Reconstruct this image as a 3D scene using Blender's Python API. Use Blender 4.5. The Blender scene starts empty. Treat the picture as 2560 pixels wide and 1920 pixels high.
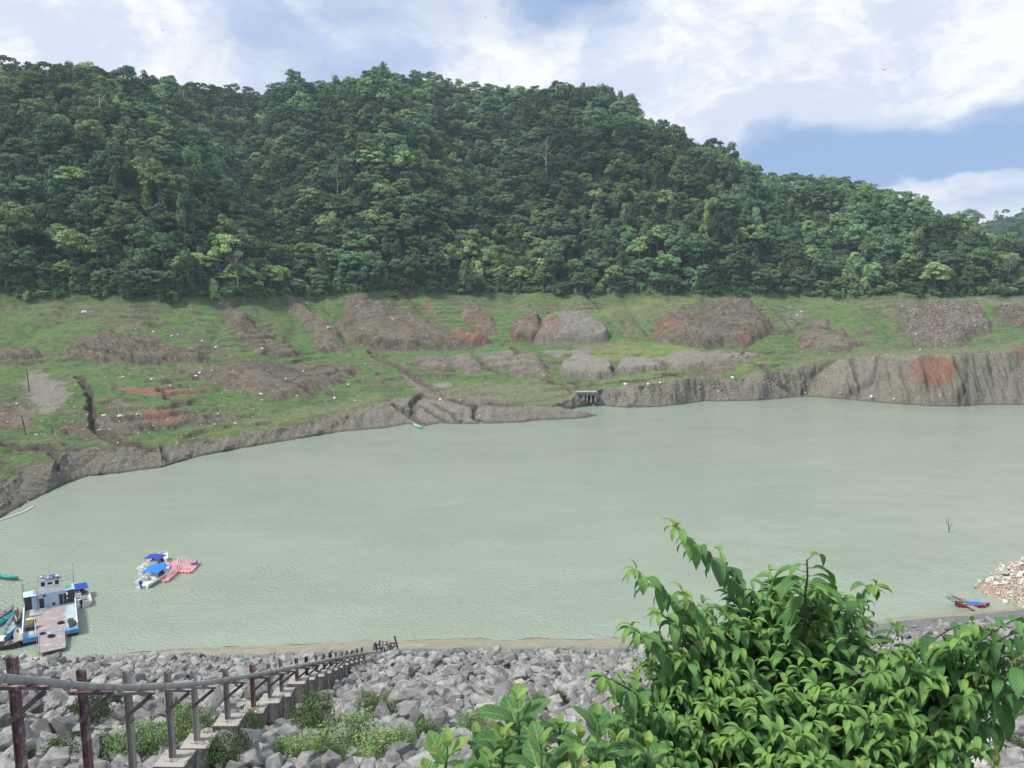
import bpy, bmesh, math, random
import numpy as np
from mathutils import Vector, Matrix, Euler, noise as mnoise
# ------------------------------------------------------------------ camera, sky, sun, exposure
SC = bpy.context.scene
COL = SC.collection
EYE = 50.0                       # metres above the reservoir's water
F = 1923.0                       # focal length in pixels of the 2560 px wide photograph
PITCH = math.radians(7.7)
cp, sp = math.cos(PITCH), math.sin(PITCH)
cam_d = bpy.data.cameras.new('camera'); cam = bpy.data.objects.new('camera', cam_d); COL.objects.link(cam)
cam.location = (0, 0, EYE); cam.rotation_euler = (math.radians(90) - PITCH, 0, 0)
cam_d.sensor_width = 36; cam_d.lens = F / 2560 * 36; cam_d.clip_end = 20000; cam_d.clip_start = 0.05
SC.camera = cam
SC.view_settings.view_transform = 'Standard'; SC.view_settings.look = 'None'
SC.view_settings.gamma = 1; SC.view_settings.exposure = 0.36; SC.view_settings.use_curve_mapping = False
SC.cycles.max_bounces = 6; SC.cycles.diffuse_bounces = 2; SC.cycles.glossy_bounces = 2
SC.cycles.transmission_bounces = 2; SC.cycles.volume_bounces = 0; SC.cycles.transparent_max_bounces = 6
SUN_EL, SUN_AZ = 54.0, 252.0     # azimuth clockwise from +Y: sun to the left and a little behind

def T_of(py):
    return math.tan(PITCH + math.atan((py - 960) / F))
def at(px, py, Y=None, z=None):
    """world point seen at photo pixel (px,py), at ground distance Y or height z"""
    u = (px - 1280) / F; v = (py - 960) / F; T = T_of(py)
    if Y is None: Y = (EYE - z) / T
    return Vector((Y * u / (cp - v * sp), Y, EYE - Y * T))

class NT:
    def __init__(s, tree): s.t = tree; s.t.nodes.clear()
    def n(s, typ, props=None, **ins):
        nd = s.t.nodes.new(typ)
        for k, v in (props or {}).items(): setattr(nd, k, v)
        for k, v in ins.items():
            key = int(k[1:]) if k[0] == '_' and k[1:].isdigit() else k.replace('_', ' ')
            sock = nd.inputs[key]
            if isinstance(v, bpy.types.NodeSocket): s.t.links.new(v, sock)
            else: sock.default_value = v
        return nd
    def math(s, op, a, b=0.0, clamp=False):
        nd = s.n('ShaderNodeMath', {'operation': op, 'use_clamp': clamp}, _0=a, _1=b); return nd.outputs[0]
    def vmath(s, op, a, b=(0, 0, 0)):
        nd = s.n('ShaderNodeVectorMath', {'operation': op}, _0=a, _1=b)
        return nd.outputs['Value'] if op in ('LENGTH', 'DISTANCE', 'DOT_PRODUCT') else nd.outputs[0]
    def mix(s, f, a, b, mode='MIX'):
        nd = s.t.nodes.new('ShaderNodeMix'); nd.data_type = 'RGBA'; nd.blend_type = mode; nd.clamp_factor = True
        for i, v in ((0, f), (6, a), (7, b)):
            if isinstance(v, bpy.types.NodeSocket): s.t.links.new(v, nd.inputs[i])
            else: nd.inputs[i].default_value = v if i == 0 else (*v[:3], 1)
        return nd.outputs[2]
    def noise(s, vec, scale, detail=4, rough=0.55, dist=0.0):
        return s.n('ShaderNodeTexNoise', None, Vector=vec, Scale=scale, Detail=detail, Roughness=rough, Distortion=dist).outputs['Fac']
    def step(s, v, lo, hi):
        nd = s.n('ShaderNodeMapRange', {'interpolation_type': 'SMOOTHSTEP'}, Value=v)
        nd.inputs['From Min'].default_value = lo; nd.inputs['From Max'].default_value = hi; return nd.outputs[0]
    def lin(s, v, a, b, c, d):
        nd = s.n('ShaderNodeMapRange', None, Value=v)
        for k, x in zip(('From Min', 'From Max', 'To Min', 'To Max'), (a, b, c, d)): nd.inputs[k].default_value = x
        return nd.outputs[0]
    def scale(s, vec, xyz):
        return s.vmath('MULTIPLY', vec, xyz)

# world: physical sky seen through a broken, bright cloud deck; everything is a function of direction only
world = bpy.data.worlds.new('World'); SC.world = world; world.use_nodes = True
w = NT(world.node_tree)
sky = w.n('ShaderNodeTexSky', {'sky_type': 'NISHITA', 'sun_disc': False, 'sun_elevation': math.radians(SUN_EL),
                               'sun_rotation': math.radians(SUN_AZ), 'air_density': 1.0, 'dust_density': 1.0})
D = w.n('ShaderNodeTexCoord').outputs['Generated']
def dirp(px, py):
    v = at(px, py, Y=1.0) - Vector((0, 0, EYE)); return tuple(v.normalized())
dn = w.n('ShaderNodeTexNoise', None, Vector=w.scale(D, (1, 1, 1.7)), Scale=4.0, Detail=5, Roughness=0.55).outputs['Color']
warp = w.scale(w.vmath('SUBTRACT', dn, (.5, .5, .5)), (.26, .26, .17))
DW = w.vmath('ADD', D, warp)
def blob(px, py, rx, ry, soft=(1.45, .35)):
    c = dirp(px, py); sx = F / rx; sz = F / ry
    d = w.scale(w.vmath('SUBTRACT', DW, c), (sx, sx * .3, sz))
    return w.step(w.vmath('LENGTH', d), *soft)
nbig = w.noise(w.scale(DW, (1, 1, 2.3)), 3.2, 6, .55)
cov = w.math('MULTIPLY_ADD', nbig, 1.5); cov.node.inputs[2].default_value = -.27
for (x, y, rx, ry, amt) in SKY_BLOBS if 'SKY_BLOBS' in globals() else [
        (60, 60, 520, 230, .55), (350, 250, 420, 120, .35), (1230, 90, 260, 110, .30), (1250, 215, 200, 45, .45),
        (1750, 90, 430, 150, .55), (2350, 150, 520, 170, .50), (1600, 250, 380, 110, .45), (2050, 270, 420, 80, .35),
        (1500, 180, 200, 60, .30),
        (700, 180, 360, 130, -.42), (1430, 60, 170, 120, -.80), (1050, 20, 300, 60, -.35), (2280, 415, 700, 115, -.9), (1900, 340, 300, 60, -.45),
        (2480, 512, 210, 24, .60), (2350, 330, 500, 40, .15)]:
    cov = w.math('ADD', cov, w.math('MULTIPLY', blob(x, y, rx, ry), amt))
fine = w.noise(w.scale(DW, (1, 1, 1.6)), 11, 5, .6)
cov = w.math('ADD', cov, w.lin(fine, 0, 1, -.10, .10))
m1 = w.step(cov, -.20, .90)
greys = w.noise(w.scale(DW, (1, 1, 2.0)), 6.5, 5, .6)
white = w.mix(w.step(greys, .40, .60), (6.5, 7.1, 8.6), (9.2, 9.3, 9.35))
blue = w.mix(.78, w.vmath('MULTIPLY', sky.outputs[0], (.9, .95, 1.05)), (3.1, 4.45, 7.3))
skyc = w.mix(m1, blue, white)
bg = w.n('ShaderNodeBackground', None, Color=skyc, Strength=0.088)
w.n('ShaderNodeOutputWorld', None, Surface=bg.outputs[0])

sun_d = bpy.data.lights.new('sun', 'SUN'); sun_d.energy = 3.5; sun_d.angle = math.radians(10); sun_d.color = (1, .95, .86)
sun = bpy.data.objects.new('sun', sun_d); COL.objects.link(sun)
_e, _a = math.radians(SUN_EL), math.radians(SUN_AZ)
sun.rotation_euler = Vector((math.sin(_a) * math.cos(_e), math.cos(_a) * math.cos(_e), math.sin(_e))).to_track_quat('Z', 'Y').to_euler()

# ------------------------------------------------------------------ helpers
rnd = random.Random(11)
def tag(o, label=None, cat=None, group=None, kind=None):
    for k, v in (('label', label), ('category', cat), ('group', group), ('kind', kind)):
        if v: o[k] = v
    return o
def link(name, me, parent=None, loc=None, rz=None):
    o = bpy.data.objects.new(name, me); COL.objects.link(o)
    if parent: o.parent = parent
    if loc is not None: o.location = loc
    if rz is not None: o.rotation_euler = (0, 0, rz)
    return o
def thing(name, label, cat, loc=(0, 0, 0), rz=0.0, group=None):
    o = link(name, None, None, loc, rz); return tag(o, label, cat, group)
def copy_tree(o, parent=None):
    c = o.copy(); COL.objects.link(c)
    if parent: c.parent = parent
    for ch in list(o.children): copy_tree(ch, c)
    return c
def np_mesh(name, V, Fa, mats=(), smooth=False, mi=None, uv=None):
    """Fa: (n,k) int array"""
    me = bpy.data.meshes.new(name); V = np.asarray(V, dtype=np.float32); Fa = np.asarray(Fa, dtype=np.int32)
    n, k = Fa.shape
    me.vertices.add(len(V)); me.vertices.foreach_set('co', V.ravel())
    me.loops.add(n * k); me.loops.foreach_set('vertex_index', Fa.ravel())
    me.polygons.add(n); me.polygons.foreach_set('loop_start', np.arange(0, n * k, k, dtype=np.int32))
    me.polygons.foreach_set('use_smooth', np.full(n, smooth, dtype=bool))
    for m in mats: me.materials.append(m)
    if mi is not None: me.polygons.foreach_set('material_index', np.asarray(mi, dtype=np.int32))
    if uv is not None:
        l = me.uv_layers.new(name='UVMap'); l.data.foreach_set('uv', np.asarray(uv, dtype=np.float32).ravel())
    me.update(calc_edges=True); me.validate(); return me
def vattr(me, name, arr):
    a = me.attributes.new(name, 'FLOAT_COLOR', 'POINT'); a.data.foreach_set('color', np.asarray(arr, dtype=np.float32).ravel())
class MB:
    """collects shapes; build() links them as ONE mesh object"""
    def __init__(s): s.v = []; s.f = []; s.m = []
    def add(s, vs, fs, mat=0):
        b = len(s.v); s.v += [tuple(v) for v in vs]; s.f += [tuple(b + i for i in f) for f in fs]; s.m += [mat] * len(fs); return s
    def box(s, c, size, rot=None, mat=0, taper=1.0):
        R = Euler(rot).to_matrix() if rot is not None and not isinstance(rot, Matrix) else (rot or Matrix.Identity(3))
        vs = []
        for dz in (-.5, .5):
            t = taper if dz > 0 else 1
            for dx, dy in ((-.5, -.5), (.5, -.5), (.5, .5), (-.5, .5)):
                vs.append(Vector(c) + R @ Vector((dx * size[0] * t, dy * size[1] * t, dz * size[2])))
        return s.add(vs, [(3, 2, 1, 0), (4, 5, 6, 7), (0, 1, 5, 4), (1, 2, 6, 5), (2, 3, 7, 6), (3, 0, 4, 7)], mat)
    def bar(s, a, b, wd, ht=None, mat=0):
        a, b = Vector(a), Vector(b); d = b - a; ht = ht or wd
        q = d.to_track_quat('Z', 'Y').to_matrix()
        return s.box((a + b) / 2, (wd, ht, d.length), q, mat)
    def tube(s, pts, r, n=8, mat=0, caps=True):
        pts = [Vector(p) for p in pts]; rs = r if isinstance(r, (list, tuple)) else [r] * len(pts)
        vs = []; fs = []; ref = None
        for i, p in enumerate(pts):
            d = (pts[min(i + 1, len(pts) - 1)] - pts[max(i - 1, 0)]).normalized()
            if ref is None: ref = d.orthogonal().normalized()
            ref = (ref - d * ref.dot(d)).normalized(); bi = d.cross(ref)
            for k in range(n):
                t = 2 * math.pi * k / n; vs.append(p + (ref * math.cos(t) + bi * math.sin(t)) * rs[i])
        for i in range(len(pts) - 1):
            for k in range(n):
                fs.append((i * n + k, i * n + (k + 1) % n, (i + 1) * n + (k + 1) % n, (i + 1) * n + k))
        if caps: fs += [tuple(range(n - 1, -1, -1)), tuple(range((len(pts) - 1) * n, len(pts) * n))]
        return s.add(vs, fs, mat)
    def ngon_prism(s, poly, z0, z1, mat=0):
        n = len(poly); vs = [(x, y, z0) for x, y in poly] + [(x, y, z1) for x, y in poly]
        return s.add(vs, [tuple(range(n - 1, -1, -1)), tuple(range(n, 2 * n))] + [(i, (i + 1) % n, n + (i + 1) % n, n + i) for i in range(n)], mat)
    def torus(s, c, R, r, n=20, k=8, rot=None, mat=0):
        M = Euler(rot).to_matrix() if rot else Matrix.Identity(3); vs = []; fs = []
        for i in range(n):
            t = 2 * math.pi * i / n
            for j in range(k):
                p = 2 * math.pi * j / k
                vs.append(Vector(c) + M @ Vector(((R + r * math.cos(p)) * math.cos(t), (R + r * math.cos(p)) * math.sin(t), r * math.sin(p))))
                fs.append((i * k + j, ((i + 1) % n) * k + j, ((i + 1) % n) * k + (j + 1) % k, i * k + (j + 1) % k))
        return s.add(vs, fs, mat)
    def mesh(s, name, mats, smooth=False, bevel=0):
        me = bpy.data.meshes.new(name); me.from_pydata(s.v, [], s.f)
        for m in (mats if isinstance(mats, (list, tuple)) else [mats]): me.materials.append(m)
        me.polygons.foreach_set('material_index', s.m)
        me.polygons.foreach_set('use_smooth', [smooth] * len(s.f))
        if bevel:
            bm = bmesh.new(); bm.from_mesh(me)
            bmesh.ops.bevel(bm, geom=bm.edges[:], offset=bevel, segments=1, affect='EDGES', clamp_overlap=True)
            bm.to_mesh(me); bm.free()
        me.update(); return me
    def build(s, name, mats, parent=None, smooth=False, loc=None, rz=None, bevel=0):
        return link(name, s.mesh(name, mats, smooth, bevel), parent, loc, rz)

def _hash(ix, iy, seed):
    h = (ix.astype(np.int64) * 374761393 + iy.astype(np.int64) * 668265263 + seed * 1274126177) & 0xFFFFFFFF
    h = ((h ^ (h >> 13)) * 1274126177) & 0xFFFFFFFF
    return ((h ^ (h >> 16)) & 0xFFFFFF) / float(0xFFFFFF)
def vnoise(x, y, seed=0):
    x = np.asarray(x, float); y = np.asarray(y, float)
    ix = np.floor(x); iy = np.floor(y); fx = x - ix; fy = y - iy
    fx = fx * fx * (3 - 2 * fx); fy = fy * fy * (3 - 2 * fy)
    a = _hash(ix, iy, seed); b = _hash(ix + 1, iy, seed); c = _hash(ix, iy + 1, seed); d = _hash(ix + 1, iy + 1, seed)
    return (a + (b - a) * fx) * (1 - fy) + (c + (d - c) * fx) * fy
def fbm(x, y, seed=0, octv=4, gain=.5):
    s = 0; A = 1; tot = 0
    for o in range(octv):
        s = s + A * vnoise(x * 2 ** o, y * 2 ** o, seed + o * 17); tot += A; A *= gain
    return s / tot * 2 - 1

# ------------------------------------------------------------------ materials
def mat(name, rough=.7, spec=.3):
    m = bpy.data.materials.new(name); m.use_nodes = True; t = NT(m.node_tree)
    b = t.n('ShaderNodeBsdfPrincipled', None, Roughness=rough); b.inputs['Specular IOR Level'].default_value = spec
    t.n('ShaderNodeOutputMaterial', None, Surface=b.outputs[0]); t.b = b
    return m, t
def setc(t, col): t.t.links.new(col, t.b.inputs['Base Color'])
def setbump(t, h, strength=.5, dist=.05):
    bp = t.n('ShaderNodeBump', None, Height=h, Strength=strength, Distance=dist)
    t.t.links.new(bp.outputs[0], t.b.inputs['Normal'])
def simple(name, c, rough=.6, spec=.3, var=.15, scale=2.0, c2=None, thr=(.55, .7), metal=0, c3scale=None, obj=True):
    """paint/metal/wood colour with procedural mottling and wear patches of colour c2"""
    m, t = mat(name, rough, spec); P = t.n('ShaderNodeTexCoord').outputs['Object']
    n1 = t.noise(P, scale, 5, .6); base = t.mix(t.lin(n1, .3, .7, 0, 1), tuple(x * (1 - var) for x in c), tuple(min(1, x * (1 + var)) for x in c))
    if c2: base = t.mix(t.step(t.noise(P, c3scale or scale * 1.7, 6, .65), *thr), base, c2)
    setc(t, base); t.b.inputs['Metallic'].default_value = metal
    setbump(t, t.noise(P, scale * 8, 3), .15, .01)
    return m
# ------------------------------------------------------------------ the far bank and the hill: one real height field
def curve(pts):
    """pts: (px, py, Y or None, z or None) -> arrays a=X/Y, Y, Z"""
    P = [at(x, y, Y=Y, z=z) for x, y, Y, z in pts]
    a = np.array([p.x / p.y for p in P]); o = np.argsort(a)
    return a[o], np.array([p.y for p in P])[o], np.array([p.z for p in P])[o]
WL = curve([(x, y, None, 0) for x, y in [(-900, 1500), (-400, 1390), (0, 1296), (60, 1262), (110, 1237), (160, 1212), (220, 1191), (300, 1183), (400, 1170), (500, 1141), (600, 1122), (700, 1105),
     (800, 1088), (860, 1079), (960, 1071), (1020, 1060), (1060, 1066), (1100, 1058), (1150, 1061), (1240, 1059), (1300, 1057), (1350, 1050), (1395, 1036), (1435, 1020), (1470, 1014), (1510, 1015), (1560, 1019),
     (1640, 1018), (1700, 1012), (1760, 1003), (1840, 1003), (1900, 1001), (1990, 993), (2030, 992), (2130, 1000), (2230, 1009), (2330, 1016), (2410, 1016), (2460, 1012), (2560, 1012), (3000, 1020), (3600, 1040)]])
TP = [(-900, 1400, 9), (-400, 1300, 8), (0, 1222, 8), (60, 1190, 9), (110, 1172, 7), (135, 1160, 5), (170, 1134, 9), (230, 1128, 8), (290, 1130, 7), (400, 1128, 6), (480, 1111, 5), (600, 1088, 5), (700, 1071, 5), (800, 1052, 6), (860, 1042, 7),
      (950, 1010, 16), (1000, 995, 22), (1100, 1000, 20), (1180, 1018, 14), (1260, 1030, 9), (1350, 1024, 8), (1400, 1008, 5), (1450, 980, 5), (1520, 972, 5), (1600, 966, 6), (1680, 952, 7), (1740, 940, 8),
      (1800, 944, 8), (1850, 950, 7), (1900, 935, 8), (1980, 920, 12), (2050, 906, 12), (2130, 893, 12), (2220, 887, 12), (2300, 887, 13), (2400, 886, 13), (2470, 880, 13), (2560, 871, 14), (3000, 850, 15), (3600, 850, 15)]
def wy(px, py):
    p = at(px, py, z=0); return float(np.interp(p.x / p.y, WL[0], WL[1]))
TC = curve([(x, y, wy(x, y) + d, None) for x, y, d in TP])
FC = curve([(-900, 980, 235, None), (-400, 930, 250, None), (0, 915, 262, None), (250, 916, 268, None), (500, 912, 280, None), (650, 905, 292, None), (760, 896, 312, None), (860, 880, 338, None), (1000, 874, 352, None),
            (1240, 864, 362, None), (1500, 858, 366, None), (1700, 866, 364, None), (1900, 874, 362, None), (2100, 868, 362, None), (2300, 868, 366, None), (2450, 855, 366, None), (2560, 838, 366, None), (3000, 820, 366, None), (3600, 810, 366, None)])
RC = curve([(-900, 780, 290, None), (-400, 770, 305, None), (0, 757, 322, None), (200, 750, 330, None), (420, 764, 328, None), (600, 748, 352, None), (740, 742, 390, None), (900, 738, 405, None), (1200, 736, 440, None), (1500, 736, 438, None),
            (1750, 738, 428, None), (2000, 742, 445, None), (2200, 740, 424, None), (2450, 742, 412, None), (2560, 742, 405, None), (3000, 745, 400, None), (3600, 750, 400, None)])
SKT = [(-900, 150), (-400, 150), (0, 149), (61, 159), (115, 156), (184, 159), (246, 162), (287, 186), (340, 186), (381, 197), (430, 200), (480, 213), (529, 214), (590, 220), (639, 222), (668, 226), (697, 202), (754, 199), (820, 197), (849, 206), (902, 187), (979, 176), (1028, 182), (1081, 187), (1109, 201), (1150, 207), (1182, 218), (1227, 216), (1284, 222), (1313, 218), (1357, 218), (1374, 222), (1390, 217), (1435, 216), (1467, 206), (1500, 211), (1545, 233),
       (1593, 268), (1634, 299), (1675, 309), (1704, 322), (1726, 345), (1774, 352), (1804, 372), (1860, 394), (1891, 424), (1947, 439), (2017, 438), (2069, 445), (2108, 443), (2164, 460), (2216, 471), (2260, 487), (2294, 500), (2338, 520), (2407, 541), (2468, 552), (2511, 566), (2560, 590), (3000, 680), (3600, 730)]
SKY_ = lambda x: float(np.interp(x, [-900, 0, 300, 640, 880, 1240, 1470, 1700, 2000, 2300, 2560, 3600], [560, 620, 650, 720, 745, 750, 735, 692, 618, 548, 512, 500]))
CORR = lambda x: float(np.interp(x, CX, CY))
CX = [0, 80, 160, 240, 320, 400, 480, 560, 640, 720, 800, 880, 960, 1040, 1120, 1200, 1280, 1360, 1440, 1520, 1600, 1680, 1760, 1840, 1920, 2000, 2080, 2160, 2240, 2320, 2400]; CY = [101.6, 100.2, 85.0, 45.3, 31.5, -5.8, -11.4, -22.2, 4.1, 18.4, 44.8, 74.3, 29.8, -11.9, -11.6, -13.4, -9.5, -2.9, 24.6, 55.2, 44.2, 53.1, 46.9, 6.4, -3.5, -12.7, -4.2, 12.7, 23.7, 33.5, 33.8]
SKC = curve([(x, y + CORR(x), SKY_(x), None) for x, y in SKT]); SKC = (SKC[0], SKC[1], SKC[2] - 9.0)

A = np.concatenate([np.linspace(-1.15, -.75, 60, endpoint=False), np.linspace(-.75, .75, 880), np.linspace(.75, 1.15, 60)[1:]])
def cv(c, k): return np.interp(A, c[0], c[k])
YW = cv(WL, 1); YT = np.maximum(cv(TC, 1), YW + 3); ZT = np.maximum(cv(TC, 2), .8)
YF = cv(FC, 1); ZF = cv(FC, 2); YR = cv(RC, 1); ZR = cv(RC, 2); YS = cv(SKC, 1); ZS = cv(SKC, 2)
segs = []
s = np.linspace(0, 1, 7)[:-1][None]; segs.append((YW[:, None] - 14 * (1 - s), -6 * (1 - s) + 0 * YW[:, None], 0 * s + 0 * YW[:, None]))
s = np.linspace(0, 1, 37)[:-1][None]; segs.append((YW[:, None] + (YT - YW)[:, None] * s, ZT[:, None] * s ** .85, 1 + s + 0 * YW[:, None]))
s = np.linspace(0, 1, 121)[:-1][None]; segs.append((YT[:, None] + (YF - YT)[:, None] * s, ZT[:, None] + (ZF - ZT)[:, None] * s, 2 + s + 0 * YW[:, None]))
s = np.linspace(0, 1, 111)[:-1][None]; segs.append((YF[:, None] + (YR - YF)[:, None] * s, ZF[:, None] + (ZR - ZF)[:, None] * (s * .85 + .15 * s ** 1.8), 3 + s + 0 * YW[:, None]))
s = np.linspace(0, 1, 101)[:-1][None]
Yh = YR[:, None] + (YS - YR)[:, None] * s
pxA = 1280 + F * A * .99                       # rough photo column of each azimuth
spur = np.interp(pxA, [-900, 0, 150, 400, 660, 800, 950, 1180, 1400, 1560, 1800, 1990, 2200, 2400, 2560, 3600], [.1, .1, .16, .06, -.16, .04, .13, -.13, .0, .14, .1, -.12, .12, .12, 0, .1])
sh = 1.45 * np.interp(A[:, None] + .10 * (s - .5), A, spur)
prof = s + sh * 4 * s * (1 - s) + .10 * np.sin(math.pi * s)
segs.append((Yh, ZR[:, None] + (ZS - ZR)[:, None] * np.clip(prof, 0, 1.02), 4 + s + 0 * YW[:, None]))
s = np.linspace(0, 1, 16)[None]; segs.append((YS[:, None] + 170 * s, ZS[:, None] - 75 * s ** 1.2, 5 + s + 0 * YW[:, None]))
GY = np.concatenate([q[0] for q in segs], 1); GZ = np.concatenate([q[1] for q in segs], 1); GS = np.concatenate([q[2] for q in segs], 1)
AA = np.repeat(A[:, None], GY.shape[1], 1); GX = AA * GY

def row_T(): return (EYE - GZ) / GY
BASE_T = np.minimum.accumulate(row_T(), 1)
def hit(px, py):
    """ground point seen at a photo pixel"""
    u = (px - 1280) / F; v = (py - 960) / F; a = u / (cp - v * sp); T = T_of(py)
    c = int(np.clip(np.searchsorted(A, a), 0, len(A) - 1)); r = int(np.argmax(BASE_T[c] <= T))
    return np.array([a * GY[c, r], GY[c, r]])
def sst(x, a, b): t = np.clip((x - a) / (b - a), 0, 1); return t * t * (3 - 2 * t)
# general relief
cl = ((GS >= 1) & (GS < 2)); s1 = np.clip(GS - 1, 0, 1)
rill = 1 - np.abs(fbm(GX / 2.0 + .35 * GY / 3, GY / 14, 5, 4)); rill2 = 1 - np.abs(fbm(GX / 7 + .2, GY / 25, 9, 3))
cliffw = np.where(GS < 1, 0, np.where(GS < 2, np.sin(math.pi * np.clip(s1, 0, 1)) ** .7, 0))
GYc = GY + cliffw * ((rill - .8) * 3.6 + (rill2 - .8) * 6.0)
edge = np.exp(-((GS - 2) / .10) ** 2) * (GS > 1)
GZ = GZ + np.where(GS >= 1, .16 * fbm(GX / 1.7, GY / 1.7, 31, 3), 0) * np.clip((GS - 1) * 8, 0, 1)
GZ = GZ + (1.3 * fbm(GX / 16, GY / 13, 41, 4) + .45 * fbm(GX / 3.5, GY / 3.5, 55, 4)) * np.clip((GS - 2) * 6, 0, 1) * (GS < 4.02)
GZ = GZ + edge * .9 * fbm(GX / 6, GY / 6, 77, 3)
GZ = GZ + np.where(GS > 4, (6.5 - 5.5 * np.clip(GS - 4, 0, 1) ** 2) * fbm(GX / 55, GY / 55, 88, 4) * np.clip((GS - 4) * 5, 0, 1), 0)
_z = GZ + .9 * fbm(GX / 18, GY / 18, 301, 3); _q = _z / 1.9; _f = _q - np.floor(_q); _w = .75 * sst(fbm(GX / 22, GY / 16, 311, 3), -.25, .35) * (GS > 2.05) * (GS < 4)
GZ = GZ + _w * (1.9 * (np.floor(_q) + sst(_f, .30, .62)) - _z)
gully = -(1 - np.abs(fbm(GX / 30 + .3 * GY / 60, GY / 90, 91, 3))) ** 5 * 3.0 * np.clip((GS - 3) * 3, 0, 1) * (GS < 4)
GZ = GZ + gully

M = {k: np.zeros_like(GY) for k in ('soil', 'grey', 'red', 'lime', 'tan', 'crack', 'floor', 'crag')}
wx = 3.4 * fbm(GX / 8, GY / 9, 101, 4) + 1.5 * fbm(GX / 2.2, GY / 2.6, 111, 3); wyv = 3.6 * fbm(GX / 8, GY / 9, 121, 4) + 1.6 * fbm(GX / 2.2, GY / 2.6, 131, 3)
def poly_d(pts, warp=1.0):
    """signed distance (m, positive inside) of every grid vertex to a ground polygon given by photo corners"""
    P = np.array([hit(*p) for p in pts]); lo = P.min(0) - 12; hi = P.max(0) + 12
    idx = np.where((GX > lo[0]) & (GX < hi[0]) & (GY > lo[1]) & (GY < hi[1]))
    x = GX[idx] + warp * wx[idx]; y = GY[idx] + warp * wyv[idx]
    d = np.full(x.shape, 1e9); ins = np.zeros(x.shape, bool)
    for i in range(len(P)):
        a, b = P[i], P[(i + 1) % len(P)]; e = b - a; L = max(e @ e, 1e-9)
        t = np.clip(((x - a[0]) * e[0] + (y - a[1]) * e[1]) / L, 0, 1)
        d = np.minimum(d, np.hypot(x - a[0] - t * e[0], y - a[1] - t * e[1]))
        cond = ((a[1] > y) != (b[1] > y)); ins ^= cond & (x < (b[0] - a[0]) * (y - a[1]) / (b[1] - a[1] + 1e-12) + a[0])
    return idx, np.where(ins, d, -d)
def patch(pts, h=0.0, wdt=4.0, warp=.8, **ms):
    idx, d = poly_d(pts, warp)
    if h: GZ[idx] += h * 1.0 * 1.1 * (.55 * sst(d, -.5, wdt * .65) + .45 * (1 - np.exp(-np.maximum(d, 0) / (wdt * .9)))) * (1 + .25 * fbm(GX[idx] / 5, GY[idx] / 5, 141, 3))
    for k, v in ms.items():
        f = sst(d, -2.6, 2.6) * v
        M[k][idx] = np.maximum(M[k][idx], f) if v > 0 else np.clip(M[k][idx] + f, 0, 1)
def E(cx, cy, rx, ry, n=12, rot=0):
    return [(cx + rx * math.cos(t) * math.cos(rot) - ry * math.sin(t) * math.sin(rot), cy + rx * math.cos(t) * math.sin(rot) + ry * math.sin(t) * math.cos(rot)) for t in [2 * math.pi * i / n for i in range(n)]]
# left shore slope
patch([(150, 880), (190, 850), (270, 838), (350, 838), (430, 855), (500, 880), (535, 905), (440, 914), (250, 914), (175, 900)], h=3.4, wdt=5, soil=1, crag=.5)
patch([(0, 862), (60, 862), (115, 885), (90, 905), (0, 912), (-80, 912), (-80, 862)], h=2.5, soil=1, crag=.3)
patch([(548, 752), (600, 770), (700, 850), (756, 880), (745, 898), (660, 896), (600, 850), (560, 800)], h=1.8, soil=.9, crag=.3)
patch([(700, 738), (735, 745), (800, 790), (862, 835), (868, 876), (800, 880), (775, 830), (720, 770)], h=3.0, wdt=5, soil=1)
patch([(420, 806), (470, 820), (560, 850), (620, 895), (560, 900), (500, 868), (420, 825)], soil=.55, crag=.2)
patch([(862, 742), (930, 750), (1000, 790), (1100, 818), (1170, 838), (1240, 860), (1190, 872), (1080, 874), (940, 876), (880, 856), (845, 820), (858, 780)], h=5.5, wdt=8, soil=1, crag=.25)
patch([(1150, 830), (1180, 836), (1238, 860), (1190, 870), (1140, 864)], red=.8, soil=1)
patch([(1150, 770), (1190, 762), (1235, 790), (1245, 825), (1205, 830), (1155, 800)], h=2.0, soil=.95, red=.25)
patch(E(1075, 765, 14, 16), red=.5, soil=.8)
# mid mounds
patch([(1272, 838), (1290, 800), (1325, 790), (1358, 800), (1352, 835), (1340, 850), (1285, 850)], h=4.5, wdt=4, soil=1, red=.2)
patch([(1335, 852), (1350, 815), (1390, 796), (1440, 794), (1490, 808), (1525, 840), (1515, 856), (1440, 860), (1370, 858)], h=5.5, wdt=4, grey=1, soil=1, crag=.5)
patch([(1340, 852), (1352, 816), (1385, 806), (1400, 850)], red=.55)
patch([(1520, 770), (1575, 768), (1620, 830), (1635, 855), (1570, 845), (1525, 800)], h=1.0, soil=.5)
patch([(1622, 838), (1640, 800), (1690, 775), (1740, 760), (1800, 752), (1880, 756), (1925, 800), (1940, 832), (1900, 856), (1830, 868), (1760, 872), (1650, 860)], h=5.5, wdt=9, soil=1, crag=.4)
patch([(1622, 842), (1640, 812), (1700, 812), (1710, 840), (1650, 848)], red=.7)
patch([(1690, 775), (1740, 762), (1760, 800), (1700, 800)], soil=-.5)
patch(E(1830, 775, 14, 22), red=.5); patch([(1840, 850), (1925, 836), (1900, 862), (1850, 868)], red=.4)
patch([(1930, 760), (2010, 752), (2010, 790), (1960, 820), (1940, 800)], soil=.45, grey=.3)
patch([(2000, 820), (2020, 795), (2060, 788), (2085, 805), (2060, 820), (2020, 828)], h=2.5, soil=1)
patch([(1998, 862), (2000, 830), (2060, 822), (2115, 815), (2125, 850), (2160, 868), (2120, 880), (2060, 880)], h=3, soil=.95)
patch([(2145, 830), (2175, 800), (2185, 840), (2160, 850)], soil=.7)
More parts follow.
